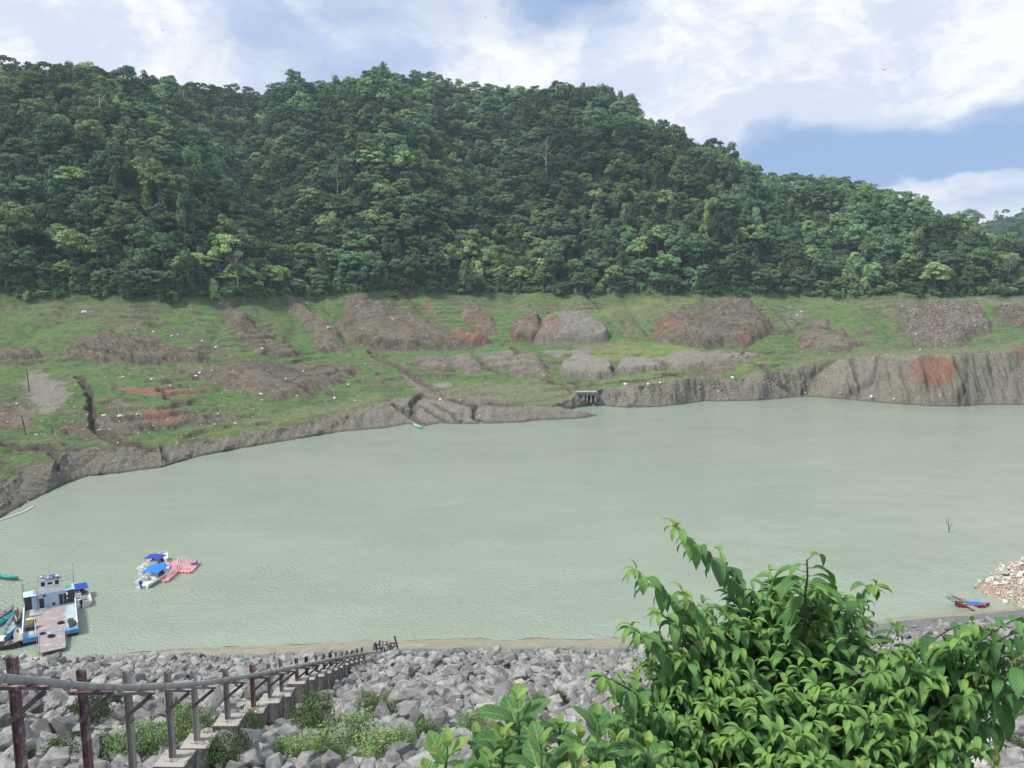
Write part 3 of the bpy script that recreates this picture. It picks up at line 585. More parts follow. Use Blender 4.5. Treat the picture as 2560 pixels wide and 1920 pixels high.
def gn_scatter(name, pts, rots, scs, protos, label, matd, cat=None, group=None):
    """ONE stuff object: a point mesh that carries shapes of the given objects"""
    me = bpy.data.meshes.new(name); n = len(pts); me.vertices.add(n); me.vertices.foreach_set('co', np.asarray(pts, dtype=np.float32).ravel())
    for nm, arr in (('rotv', rots), ('sclv', scs)):
        a = me.attributes.new(nm, 'FLOAT_VECTOR', 'POINT'); a.data.foreach_set('vector', np.asarray(arr, dtype=np.float32).ravel())
    a = me.attributes.new('pick', 'INT', 'POINT'); a.data.foreach_set('value', np.array([rnd.randrange(len(protos)) for _ in range(n)] if not isinstance(matd, (list, np.ndarray)) else matd, dtype=np.int32))
    o = link(name, me); tag(o, label, cat, group, 'stuff')
    g = bpy.data.node_groups.new(name, 'GeometryNodeTree'); g.interface.new_socket('Geometry', in_out='INPUT', socket_type='NodeSocketGeometry'); g.interface.new_socket('Geometry', in_out='OUTPUT', socket_type='NodeSocketGeometry')
    gi = g.nodes.new('NodeGroupInput'); go = g.nodes.new('NodeGroupOutput'); iop = g.nodes.new('GeometryNodeInstanceOnPoints'); jn = g.nodes.new('GeometryNodeJoinGeometry')
    for p in reversed(protos):      # the join node lists its last link first
        oi = g.nodes.new('GeometryNodeObjectInfo'); oi.inputs['Object'].default_value = p; oi.inputs['As Instance'].default_value = True; g.links.new(oi.outputs['Geometry'], jn.inputs[0])
    def at_(nm, ty):
        q = g.nodes.new('GeometryNodeInputNamedAttribute'); q.data_type = ty; q.inputs['Name'].default_value = nm; return q.outputs['Attribute']
    e2r = g.nodes.new('FunctionNodeEulerToRotation'); g.links.new(at_('rotv', 'FLOAT_VECTOR'), e2r.inputs[0])
    g.links.new(gi.outputs[0], iop.inputs['Points']); g.links.new(jn.outputs[0], iop.inputs['Instance']); iop.inputs['Pick Instance'].default_value = True
    g.links.new(at_('pick', 'INT'), iop.inputs['Instance Index']); g.links.new(e2r.outputs[0], iop.inputs['Rotation']); g.links.new(at_('sclv', 'FLOAT_VECTOR'), iop.inputs['Scale'])
    g.links.new(iop.outputs[0], go.inputs[0]); mo = o.modifiers.new('scatter', 'NODES'); mo.node_group = g; return o

SUP = [(34, 1643), (205, 1674), (318, 1677), (420, 1677), (484, 1675), (564, 1671), (630, 1661), (672, 1658), (702, 1649), (741, 1645), (766, 1641), (791, 1636), (810, 1634), (826, 1632), (840, 1630), (855, 1628), (868, 1627), (880, 1625), (893, 1621), (905, 1618)]
SUPXY = []
for px, pyt in SUP:
    D_ = 16269 / (1150 - px); p = at(px, 1690, Y=D_ * (cp - .38 * sp)); SUPXY.append((p.x, p.y))
pos = []
yy = 18.0
while yy < 88:
    size0 = .56
    for xx in np.arange(-.95 * yy - 8, .95 * yy + 8, size0 * .74):
        for lay in (0, 1):
            if lay and rnd.random() > .30: continue
            x = xx + rnd.uniform(-.35, .35) * size0; y = yy + rnd.uniform(-.35, .35) * size0
            lim = 71.5 + 2.5 * float(fbm(np.array([x / 9]), np.array([.5]), 261, 3)[0]) + .11 * x * (x > 0) + .05 * x * (x < 0)
            s_ = size0 * min(1.75, max(.36, rnd.lognormvariate(0, .46))) * (1.0 if not lay else rnd.uniform(.9, 1.35))
            if y > lim:
                if rnd.random() > .55 * math.exp(-(y - lim) / 1.5): continue
                s_ *= .6
            if any(abs(x - sx_) < .8 and -1.1 < y - sy_ < .8 for sx_, sy_ in SUPXY): continue
            if x / y < -.62 and y > 64: 
                if rnd.random() < .5: continue
            pos.append((x, y, s_, lay))
    yy += size0 * .74
zs = dam_z([p[0] for p in pos], [p[1] for p in pos])
RK = []
for (x, y, s_, lay), z in zip(pos, zs):
    RK.append(((x, y, float(z) + s_ * (.12 + .30 * lay)), (rnd.uniform(-.6, .6) - .2, rnd.uniform(-.6, .6), rnd.uniform(0, 6.28)), (s_ * rnd.uniform(.9, 1.5), s_ * rnd.uniform(.85, 1.2), s_ * rnd.uniform(.8, 1.15))))
def proj(p):
    x, y, z = p[0], p[1], p[2] - EYE; d = y * cp - z * sp; return 1280 + F * x / d, 960 - F * (y * sp + z * cp) / d, d
def vis_score(r):
    px, py, d = proj(r[0])
    if not (-60 < px < 2600 and py < 1960) or (px > 1560 and py > 1640 and px < 2480): return 0
    return r[2][0] / d
order = sorted(range(len(RK)), key=lambda i: -vis_score(RK[i])); near = order[:300]
def rock_label(px, py):
    c_ = 'beside the pipe supports at lower left' if px < 620 else ('among the green scrub at lower centre' if px < 1150 else ('between the broad-leaved plant and the tall leafy shrub' if px < 1750 else 'right of the leafy shrub at the right edge'))
    sz = 'in the nearest rows of rockfill' if py > 1800 else 'farther down the rockfill slope'
    return f'angular grey boulder {c_}', f'grey boulders {c_}'
protos_r = []
for k, i in enumerate(near):
    p, r_, s_ = RK[i]; px, py, d = proj(p); o = link('boulder', ROCKS[k % 16]); o.location = p; o.rotation_euler = r_; o.scale = s_
    lb, gr = rock_label(px, py); tag(o, lb, 'boulder', gr)
    if k < 16: protos_r.append(o)
rest = order[300:]
gn_scatter('rockfill', [RK[i][0] for i in rest], [RK[i][1] for i in rest], [RK[i][2] for i in rest], protos_r, 'thousands of grey broken rocks covering the dam slope down to the beach', None)
# ------------------------------------------------------------------ forest
def leaf_mat(name, dark, light, extra, rand_hue=True):
    m, t = mat(name, .75, .12); oi = t.n('ShaderNodeObjectInfo'); P_ = t.n('ShaderNodeTexCoord').outputs['Object']; G = t.n('ShaderNodeNewGeometry')
    r = oi.outputs['Random']; big = t.noise(oi.outputs['Location'], .014, 3, .6)
    c = t.mix(t.step(t.noise(P_, .9, 4, .7), .35, .68), dark, light)
    c = t.mix(t.math('MULTIPLY', t.step(t.math('ADD', t.math('MULTIPLY', big, .7), t.math('MULTIPLY', r, .35)), .50, .68), .65), c, extra)
    c = t.mix(t.math('MULTIPLY', t.step(r, .955, .97), .6), c, (.11, .10, .055)) if rand_hue else c
    f = t.math('MULTIPLY', t.lin(t.math('FRACT', t.math('MULTIPLY', r, 7.31)), 0, 1, .48, 1.62), t.lin(t.noise(t.vmath('ADD', oi.outputs['Location'], (300, 70, 0)), .011, 3, .6), .36, .60, .62, 1.34))
    c = t.mix(1.0, c, t.n('ShaderNodeCombineColor', None, Red=f, Green=f, Blue=f).outputs[0], 'MULTIPLY'); setc(t, c); return m
m_leafA = leaf_mat('forest_leaves', (.045, .092, .050), (.125, .205, .095), (.23, .32, .115))
m_leafB = leaf_mat('feathery_leaves', (.048, .096, .053), (.128, .208, .100), (.22, .31, .115), False)
m_leafC = leaf_mat('vine_leaves', (.044, .090, .048), (.120, .203, .092), (.22, .31, .115), False)
m_bark = simple('pale_bark', (.17, .15, .13), .9, var=.3, scale=1.5); m_bonebark = simple('bleached_bark', (.42, .39, .35), .9, var=.2, scale=1.5)

def cards(C, N, S, rs, aspect=1.35):
    """leaf-clump quads: centres C, normals N, sizes S"""
    n = len(C); r = rs.normal(size=(n, 3)); N = N / np.linalg.norm(N, axis=1, keepdims=True)
    U = np.cross(N, r); U /= np.linalg.norm(U, axis=1, keepdims=True) + 1e-9; W = np.cross(N, U); S = S[:, None]
    P = np.stack([C - U * S * .5 * aspect, C - W * S * .36 - N * S * .10, C + U * S * .5 * aspect, C + W * S * .36 - N * S * .10], 1)
    return P.reshape(-1, 3), np.arange(n * 4).reshape(n, 4)
def crown_mesh(name, kind, seed, m):
    rs = np.random.RandomState(seed); Cs = []; Ns = []; Ss = []
    if kind == 'round':
        ncl = 38; ph = rs.uniform(0, 2 * np.pi, ncl); ct = rs.uniform(-.35, 1, ncl); st = np.sqrt(1 - np.clip(ct, -1, 1) ** 2); R = rs.uniform(.70, 1.05, ncl)
        cc = np.stack([st * np.cos(ph) * R * 5.0, st * np.sin(ph) * R * 5.0, 7.6 + ct * R * 4.4 + rs.normal(0, .3, ncl)], 1); rad = rs.uniform(1.0, 2.1, ncl)
        for c, r in zip(cc, rad):
            k = int(34 * r); d = rs.normal(size=(k, 3)); d /= np.linalg.norm(d, axis=1, keepdims=True); d[:, 2] = np.abs(d[:, 2]) * .9 - .10
            Cs.append(c + d * r * rs.uniform(.75, 1.05, (k, 1)) * [1, 1, .72]); Ns.append(d + [0, 0, .35] + rs.normal(0, .35, (k, 3))); Ss.append(rs.uniform(.42, .85, k))
    elif kind == 'flat':
        ntier = 26
        for i in range(ntier):
            h = rs.beta(2.2, 1.2); rr = (1 - .55 * h ** 1.5) * 6.3; ph = rs.uniform(0, 6.28); q = math.sqrt(rs.uniform(.02, 1)) * rr
            c = np.array([q * math.cos(ph), q * math.sin(ph), 5.2 + 5.0 * h - .045 * q * q]); r = rs.uniform(1.3, 2.4); k = int(40 * r)
            t_ = rs.uniform(0, 6.28, k); u = np.sqrt(rs.uniform(0, 1, k)) * r
            Cs.append(c + np.stack([u * np.cos(t_), u * np.sin(t_), rs.normal(0, .22, k) - .20 * u ** 2], 1)); Ns.append(np.stack([.35 * np.cos(t_), .35 * np.sin(t_), np.ones(k)], 1) + rs.normal(0, .28, (k, 3))); Ss.append(rs.uniform(.38, .75, k))
    elif kind == 'vine':
        ncl = 40
        for i in range(ncl):
            h = rs.uniform(0, 1); ph = rs.uniform(0, 6.28); rr = (2.9 - 1.5 * h ** 2) * rs.uniform(.7, 1.1); c = np.array([rr * math.cos(ph), rr * math.sin(ph), 1.2 + 10.5 * h]); r = rs.uniform(.6, 1.25); k = int(42 * r)
            d = rs.normal(size=(k, 3)); d /= np.linalg.norm(d, axis=1, keepdims=True)
            Cs.append(c + d * r * [.8, .8, 1.15] + [0, 0, 0]); o = np.array([math.cos(ph), math.sin(ph), .45]); Ns.append(d * .6 + o + rs.normal(0, .3, (k, 3))); Ss.append(rs.uniform(.40, .75, k))
    elif kind == 'tuft':
        for i in range(16):
            ph = rs.uniform(0, 6.28); q = rs.uniform(0, 1.6); c = np.array([q * math.cos(ph), q * math.sin(ph), 10.5 + rs.uniform(-1, 1.6)]); k = 22
            d = rs.normal(size=(k, 3)); d /= np.linalg.norm(d, axis=1, keepdims=True); Cs.append(c + d * .9); Ns.append(d + [0, 0, .4]); Ss.append(rs.uniform(.4, .7, k))
    V, Fq = cards(np.concatenate(Cs), np.concatenate(Ns), np.concatenate(Ss), rs); return np_mesh(name, V, Fq, [m])
def trunk_mesh(name, seed, h, spread, m, r0=.34, nb=6, rise=.45):
    r = random.Random(seed); mb = MB(); lean = Vector((r.uniform(-.6, .6), r.uniform(-.6, .6), 0))
    pts = [Vector((0, 0, -1.5))] + [lean * (k / 4) ** 1.5 + Vector((0, 0, h * k / 4)) for k in range(1, 5)]; mb.tube(pts, [r0 * 1.2, r0, r0 * .8, r0 * .6, r0 * .35], 7)
    for i in range(nb):
        k = r.uniform(.45, 1); b = lean * k ** 1.5 + Vector((0, 0, h * k)); a = 6.28 * i / nb + r.uniform(-.4, .4); L = spread * r.uniform(.6, 1); e = b + Vector((math.cos(a) * L, math.sin(a) * L, L * rise * r.uniform(.6, 1.3)))
        md = (b + e) / 2 + Vector((0, 0, L * .12)); mb.tube([b, md, e], [r0 * .4, r0 * .26, r0 * .1], 5)
    return mb.mesh(name, m, True)
KINDS = []
for i in range(4): KINDS.append(('round', crown_mesh('crown', 'round', 400 + i, m_leafA), trunk_mesh('trunk', 500 + i, 7, 3.4, m_bark)))
for i in range(3): KINDS.append(('flat', crown_mesh('crown', 'flat', 420 + i, m_leafB), trunk_mesh('trunk', 520 + i, 7.2, 4.6, m_bark, .3, 8, .35)))
for i in range(3): KINDS.append(('vine', crown_mesh('crown', 'vine', 440 + i, m_leafC), trunk_mesh('trunk', 540 + i, 9, 1.6, m_bark, .28, 4, .5)))
KINDS.append(('tuft', crown_mesh('crown', 'tuft', 460, m_leafA), trunk_mesh('trunk', 560, 10.5, 1.2, m_bark, .2, 4, .6)))
tr = random.Random(77); TREES = []
ridge_of = lambda a: (float(np.interp(a, A, YR)), float(np.interp(a, A, YS)))
Y_ = 285.0
while Y_ < 800:
    sp_ = 6.5 + 1.5 * (Y_ - 300) / 500
    for X_ in np.arange(-.80 * Y_, .80 * Y_, sp_):
        x = X_ + tr.uniform(-.48, .48) * sp_; y = Y_ + tr.uniform(-.48, .48) * sp_; a = x / y; yr, ys_ = ridge_of(a)
        edge_ = 5 * float(fbm(np.array([x / 14]), np.array([y / 14]), 271, 3)[0])
        if y < yr + 1.5 + edge_ or y > ys_ + 26: continue
        if -.02 < (x - 370 * .372) / 60 < .02 and y < 480: continue
        z = ground_z(x, y); nz = float(fbm(np.array([x / 60]), np.array([y / 60]), 281, 3)[0]); q = tr.random(); front = y < yr + 14
        right = a > .25
        if q < .022: k = 10
        elif nz + tr.uniform(-.3, .3) > .20 and not right: k = 4 + tr.randrange(3)
        elif (right or front or nz < -.2) and y < ys_ - 60 and tr.random() < .26: k = 7 + tr.randrange(3)
        elif tr.random() < .16: k = 4 + tr.randrange(3)
        else: k = tr.randrange(4)
        s_ = tr.lognormvariate(0, .27) * (.78 if front else .86); s_ = min(1.65, max(.5, s_))
        if k == 10: s_ = max(s_, 1.1)
        ns = y > ys_ - 30 
        if ns: s_ = min(s_, 1.05) * tr.choice([.6, .75, .9, 1.0])
        TREES.append((x, y, z - .6 * s_, k, s_, tr.uniform(.8, 1.05) if ns else tr.uniform(.8, 1.4), tr.uniform(0, 6.28), y - yr))
    Y_ += sp_ * .86
def tscore(t_):
    px, py, d = proj((t_[0], t_[1], t_[2] + 6)); 
    return 0 if not (-20 < px < 2580) else t_[4] / d * (1.0 if t_[7] < 30 else .55)
order = sorted(range(len(TREES)), key=lambda i: -tscore(TREES[i])); ind = order[:289]
have = {TREES[i][3] for i in ind}
for k in range(11):
    if k not in have: ind.append(next(i for i in order[289:] if TREES[i][3] == k and tscore(TREES[i]) > 0))
LB = {'round': ('round-crowned green tree', 'rounded trees'), 'flat': ('flat-topped tree with feathery tiers', 'flat-topped trees'), 'vine': ('tall narrow vine-draped tree', 'vine-draped trees'), 'tuft': ('thin tree with small leaf tuft', 'thin tufted trees')}
protos_t = {}
for i in ind:
    x, y, z, k, s_, hz, rz, dr = TREES[i]; px, py, d = proj((x, y, z))
    zone = 'far left' if px < 640 else ('left of centre' if px < 1280 else ('right of centre' if px < 1920 else 'far right'))
    row = 'at the forest edge' if dr < 16 else 'just behind the forest edge'
    nm, gr = LB[KINDS[k][0]]; o = thing('forest_tree', f'{nm} {row}, {zone}', 'tree', (x, y, z), rz, f'{gr} {row}, {zone}'); o.scale = (s_, s_, s_ * hz)
    c_ = link('crown', KINDS[k][1], o); link('trunk', KINDS[k][2], o)
    protos_t.setdefault(k, c_)
for _ in range(2600):      # undergrowth closing the forest edge down to the grass
    a = tr.uniform(-.85, .85); yr, ys_ = ridge_of(a); y = yr + 1 + 5 * float(fbm(np.array([a * yr / 14]), np.array([yr / 14]), 271, 3)[0]) + abs(tr.gauss(0, 9)); x = a * y
    TREES.append((x, y, ground_z(x, y) - 1.0, tr.choice([0, 1, 2, 3, 7, 8, 9]), tr.uniform(.22, .5), tr.uniform(.6, 1.0), tr.uniform(0, 6.28), y - yr))
sel = set(ind); rest = [TREES[i] for i in range(len(TREES)) if i not in sel]
# a point in front of the far hill too
for _ in range(900):
    c_ = tr.randrange(20, 299); f_ = tr.randrange(8, 40); x = FAR_G[0][c_] * FAR_G[1][c_, f_] + tr.uniform(-4, 4); rest.append((x, FAR_G[1][c_, f_] + tr.uniform(-6, 6), FAR_G[2][c_, f_] - 1, tr.randrange(10), tr.uniform(.9, 1.5), 1, tr.uniform(0, 6.28), 0))
print('TREES', len(TREES), 'rocks', len(RK))
gn_scatter('forest', [t_[:3] for t_ in rest], [(0, 0, t_[6]) for t_ in rest], [(t_[4], t_[4], t_[4] * t_[5]) for t_ in rest], [protos_t[k] for k in range(11)], 'dense tropical forest covering the hill up to the skyline', [t_[3] for t_ in rest])
# ------------------------------------------------------------------ pipe line down the rockfill
def dam_hit(px, py):
    u = (px - 1280) / F; v = (py - 960) / F; a = u / (cp - v * sp); Y = np.linspace(12, 106, 1500); z = dam_z(a * Y, Y); T = (EYE - z) / Y
    r = int(np.argmax(T <= T_of(py))); return Vector((a * Y[r], Y[r], z[r]))
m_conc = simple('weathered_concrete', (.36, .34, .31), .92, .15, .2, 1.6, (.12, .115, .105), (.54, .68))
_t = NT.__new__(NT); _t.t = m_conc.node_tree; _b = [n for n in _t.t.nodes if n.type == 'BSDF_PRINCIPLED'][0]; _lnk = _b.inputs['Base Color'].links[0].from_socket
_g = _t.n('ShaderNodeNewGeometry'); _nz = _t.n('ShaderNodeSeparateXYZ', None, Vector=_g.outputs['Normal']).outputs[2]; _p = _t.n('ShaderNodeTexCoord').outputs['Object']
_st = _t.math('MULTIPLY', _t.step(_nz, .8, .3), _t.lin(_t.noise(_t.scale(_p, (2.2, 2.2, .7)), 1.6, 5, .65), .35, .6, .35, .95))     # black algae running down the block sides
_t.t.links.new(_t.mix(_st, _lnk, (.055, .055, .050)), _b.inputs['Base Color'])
m_conc2 = simple('pale_concrete', (.42, .41, .39), .92, .15, .15, .7, (.25, .24, .22), (.5, .62))
m_steel = simple('maroon_steel', (.15, .075, .085), .7, .3, .2, 3, (.25, .235, .23), (.50, .60))
m_steelg = simple('grey_flaked_steel', (.30, .28, .265), .8, .3, .2, 3, (.16, .085, .08), (.55, .66))
m_steelr = simple('red_oxide_steel', (.25, .125, .105), .75, .3, .25, 3, (.32, .27, .25), (.52, .64))
m_steelb = simple('brown_steel', (.19, .15, .135), .8, .3, .2, 3, (.28, .25, .23), (.5, .66)); m_steeld = simple('dark_steel', (.075, .065, .068), .7, .3, .3, 3, (.16, .12, .11), (.55, .7))
m_pipe = simple('galvanised_pipe', (.34, .335, .325), .6, .4, .12, 1.3, (.20, .185, .165), (.50, .68), c3scale=3)
_SUP = [(34, 1643), (205, 1674), (318, 1677), (420, 1677), (484, 1675), (564, 1671), (630, 1661), (672, 1658), (702, 1649), (741, 1645), (766, 1641), (791, 1636), (810, 1634), (826, 1632), (840, 1630), (855, 1628), (868, 1627), (880, 1625), (893, 1621), (905, 1618)]
PPX = [-200, 0, 65, 168, 244, 325, 442, 527, 599, 654, 738, 773, 822, 903, 955]; PPY = [1655, 1682, 1692, 1702, 1711, 1714, 1709, 1702, 1690, 1681, 1664, 1657, 1647, 1632, 1629]
PDX = [300, 425, 489, 566, 631, 674, 703, 741, 765, 791, 825, 855, 880, 910]; PDY = [1955, 1892, 1848, 1797, 1768, 1744, 1729, 1699, 1690, 1682, 1668, 1655, 1647, 1639]
pipe_pts = []; names = ['nearest', 'second', 'third', 'fourth', 'fifth', 'sixth', 'seventh', 'eighth', 'ninth', 'tenth']
for i, (px, pyt) in enumerate(SUP):
    D_ = 16269 / (1150 - px); pyp = float(np.interp(px + .34 / D_ * F, PPX, PPY)); v = (pyp - 960) / F; Y = D_ * (cp - v * sp)
    p = at(px, pyp, Y=Y); zp = p.z; ztop = at(px, pyt, Y=Y).z; gz = float(dam_z(p.x, Y))
    zb = at(px, float(np.interp(px, PDX, PDY)), Y=Y).z if px > 380 else gz + .9
    zb = min(max(zb, gz + .35), zp - .45)
    lbs = {0: 'maroon post with dark brace, at the left edge of the photo', 1: 'maroon steel post with short second bracket, second from the left', 2: 'brown flaking post, third from the left', 3: 'pale brown post on a white-edged concrete block', 4: 'whitish post on a black-stained tall concrete block',
           5: 'rusty-footed pale post on a mossy concrete block', 6: 'bright red oxide post on a concrete block', 7: 'grey rusty post just right of the red oxide post', 8: 'thin grey post, second right of the red oxide post', 9: 'brown post on a wide block where the block row turns distant'}
    lb = lbs.get(i, 'small distant pipe support in the receding row of blocks')
    tt = thing('pipe_support', lb, 'pipe support', (p.x, Y, zb), rnd.uniform(-.04, .04), 'pipe supports stepping down the rockfill' if i < 10 else 'distant pipe supports in the receding row')
    mp = [m_steel, m_steel, m_steelg, m_steelg, m_conc2, m_steelg, m_steelr, m_steelg, m_steelg, m_steelb][i] if i < 10 else rnd.choice([m_steelg, m_steelb, m_steeld])
    h = ztop - zb; zpl = zp - zb - .085
    b = MB(); wv = .145; b.box((-wv / 2, 0, h / 2), (.014, wv, h)); b.box((wv / 2, 0, h / 2), (.014, wv, h)); b.box((0, 0, h / 2 - .002), (wv - .016, .012, h)); b.build('post', mp, tt)
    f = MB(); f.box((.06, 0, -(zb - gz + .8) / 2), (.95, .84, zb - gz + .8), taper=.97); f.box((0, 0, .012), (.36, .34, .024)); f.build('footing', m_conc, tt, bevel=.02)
    k = MB(); k.box((.25, -.12, zpl - .055), (1.0, .012, .11)); k.box((.25, -.15, zpl - .006), (1.0, .07, .012)); k.build('bracket', mp, tt)
    q = MB(); q.bar((.68, -.16, zpl - .1), (-.04, -.16, zpl - .72), .018, .10); q.bar((.68, -.12, zpl - .1), (-.04, -.12, zpl - .72), .08, .014); q.build('brace', m_steeld, tt)
    g = MB(); g.torus((.34, -.12, zpl + .085), .093, .008, 14, 5, (math.pi / 2, 0, 0)); g.build('clamp', m_pipe, tt)
    pipe_pts.append(Vector((p.x + .34, Y - .12, zp)))
d0 = pipe_pts[0] - pipe_pts[1]; pipe_pts = [pipe_pts[0] + d0 * 1.6 + Vector((0, 0, -.1)), pipe_pts[0] + d0 * .8] + pipe_pts
pe = at(958, 1629, Y=pipe_pts[-1].y + 5.5); pipe_pts.append(pe)
pr = thing('water_pipe', 'long grey steel pipe resting on the row of brackets', 'pipe', pipe_pts[2])
MB().tube([p - pipe_pts[2] for p in pipe_pts], .083, 14).build('pipe_run', m_pipe, pr, True)
for i in range(1, len(pipe_pts) - 2):
    a, b = pipe_pts[i], pipe_pts[i + 1]; t_ = .55; c_ = a.lerp(b, t_) - pipe_pts[2]; d = (b - a).normalized()
    cb = MB(); cb.tube([c_ - d * .09, c_ + d * .09], .103, 14); cb.tube([c_ - d * .025, c_ + d * .025], .125, 12)
    for s_ in (-1, 1): cb.box(c_ + Vector((.02, 0, s_ * .125)), (.05, .07, .05))
    cb.build('coupling', m_pipe, pr)
# jumble of old steel and timber posts where the pipe ends
def stick(px0, py0, px1, py1, Y, wd, m, label=None, parent=None, name='post', org=None):
    a = at(px0, py0, Y=Y); b = at(px1, py1, Y=Y); o_ = org or Vector((0, 0, 0)); mb = MB(); mb.bar(a - o_, b - o_, wd); return mb.build(name, m, parent)
Yc = 72.0; org = at(960, 1645, Y=Yc); fr = thing('old_frame', 'jumble of broken steel posts and rails where the pipe ends', 'frame', org)
for (a, b, c_, d, dy) in [(938, 1606, 940, 1622, 0), (949, 1601, 950, 1620, .5), (956, 1602, 958, 1618, -.5), (965, 1602, 972, 1617, 0), (976, 1605, 974, 1620, .4), (975, 1606, 980, 1622, -.4), (985, 1608, 986, 1626, .5),
                          (955, 1616, 955, 1640, -.6), (961, 1619, 962, 1641, 0), (968, 1614, 972, 1636, .5), (974, 1618, 979, 1634, 0), (981, 1616, 983, 1628, -.3), (946, 1630, 948, 1645, -.8), (936, 1608, 934, 1625, .7), (952, 1624, 953, 1638, .2), (966, 1624, 966, 1638, -.2), (943, 1612, 942, 1628, 0)]:
    stick(a, b, c_, d, Yc + dy, .13, rnd.choice([m_steeld, m_steeld, m_steel, m_steelg]), parent=fr, org=org)
for (a, b, c_, d, dy) in [(938, 1611, 952, 1610, .3), (936, 1623, 958, 1621, 0), (961, 1612, 972, 1612, -.2), (975, 1608, 994, 1607, .3), (947, 1638, 980, 1632, -.5), (986, 1620, 993, 1611, .2)]:
    stick(a, b, c_, d, Yc + dy, .10, m_steeld, parent=fr, name='rail', org=org)
o = stick(986, 1590, 996, 1627, Yc + .8, .14, m_steeld, name='steel_post'); tag(o, 'tall dark leaning steel post right of the broken frame', 'post')
o = stick(907, 1641, 936, 1655, 66, .20, m_steeld, name='steel_beam'); tag(o, 'fallen dark steel beam lying below the broken frame', 'beam')

# ------------------------------------------------------------------ boats
def paint(name, c, c2=None, thr=(.56, .68), rough=.45, sc=1.2, var=.08): return simple(name, c, rough, .4, var, sc, c2, thr)
m_white = paint('white_gelcoat', (.76, .77, .77), (.60, .61, .60), (.6, .8)); m_blue = paint('blue_canvas', (.022, .055, .36), None, rough=.85); m_bblue = paint('bright_blue_canvas', (.02, .19, .66), None, rough=.8)
m_lgrey = paint('light_liner', (.62, .63, .63)); m_black = paint('black_paint', (.02, .021, .024)); m_turq = paint('turquoise_paint', (.045, .32, .36), (.16, .40, .42)); m_teal = paint('teal_paint', (.03, .20, .26), (.08, .3, .33)); m_green = paint('green_paint', (.012, .16, .12), (.03, .24, .17))
m_navy = paint('blue_paint', (.06, .13, .38), (.12, .2, .45)); m_cream = paint('cream_paint', (.55, .52, .40), (.35, .32, .25)); m_wood = simple('weathered_wood', (.30, .26, .22), .9, .1, .25, 3, (.16, .13, .11))
m_magenta = paint('magenta_paint', (.30, .022, .09)); m_grey = paint('grey_floor', (.40, .40, .39), (.25, .25, .25)); m_glass = simple('dark_glass', (.02, .022, .025), .15, .5, .05)
m_rubber = simple('tyre_rubber', (.028, .028, .03), .85, .2, .2, 4)
def hull(L, B, H, bow=.55, sternw=.8, sheer=.35, tk=.05, depth=.45, rake=.12, n=15, flat=.5, bowpow=1.6):
    """open boat hull, bow at +Y, z=0 at the waterline; materials 0 outside, 1 inside, 2 rim"""
    mb = MB(); R = []
    for i in range(n):
        t = i / (n - 1); y = -L / 2 + L * t; e = max(0, (t - (1 - bow)) / bow); wdt = B / 2 * (sternw + (1 - sternw) * min(1, t / (1 - bow) if bow < 1 else 1)) * max(0.015, (1 - e ** bowpow)); z1 = H + sheer * e ** 2 + (.12 * (1 - t * 3) ** 2 * sheer if t < .33 else 0)
        kz = -.18 * H + (H * .7) * e ** 4; yy = y + rake * L * e ** 2 * .3
        wi = max(.006, wdt - tk); fz = max(kz + .04, H - depth + sheer * e ** 3); fz = min(fz, z1 - .04)
        R.append([(-wdt, yy, z1), (-wdt * (.80 + .1 * flat), yy - rake * L * .1 * e, kz + (z1 - kz) * .38), (-wdt * flat * .7, yy - rake * L * .2 * e, kz), (wdt * flat * .7, yy - rake * L * .2 * e, kz), (wdt * (.80 + .1 * flat), yy - rake * L * .1 * e, kz + (z1 - kz) * .38), (wdt, yy, z1),
                  (wi, yy, z1), (wi * .85, yy, fz), (-wi * .85, yy, fz), (-wi, yy, z1)])
    vs = [v for r in R for v in r]; fs = []; ms = []
    for i in range(n - 1):
        for k in range(10):
            fs.append((i * 10 + k, i * 10 + (k + 1) % 10, (i + 1) * 10 + (k + 1) % 10, (i + 1) * 10 + k)); ms.append([0, 0, 0, 0, 0, 2, 1, 1, 1, 2][k])
    fs += [(0, 1, 2, 3, 4, 5, 6, 7, 8, 9)][::1]; ms.append(0); b = (n - 1) * 10; fs.append(tuple(b + k for k in range(9, -1, -1))); ms.append(0)
    for f, m_ in zip(fs, ms): mb.f.append(f); mb.m.append(m_)
    mb.v = vs; return mb
def place2(pa, pb, z):
    """centre, length and heading of something whose stern/bow stand at two photo points at height z"""
    a = at(*pa, z=z); b = at(*pb, z=z); d = b - a; return (a + b) / 2, Vector((d.x, d.y)).length, math.atan2(-d.x, d.y)
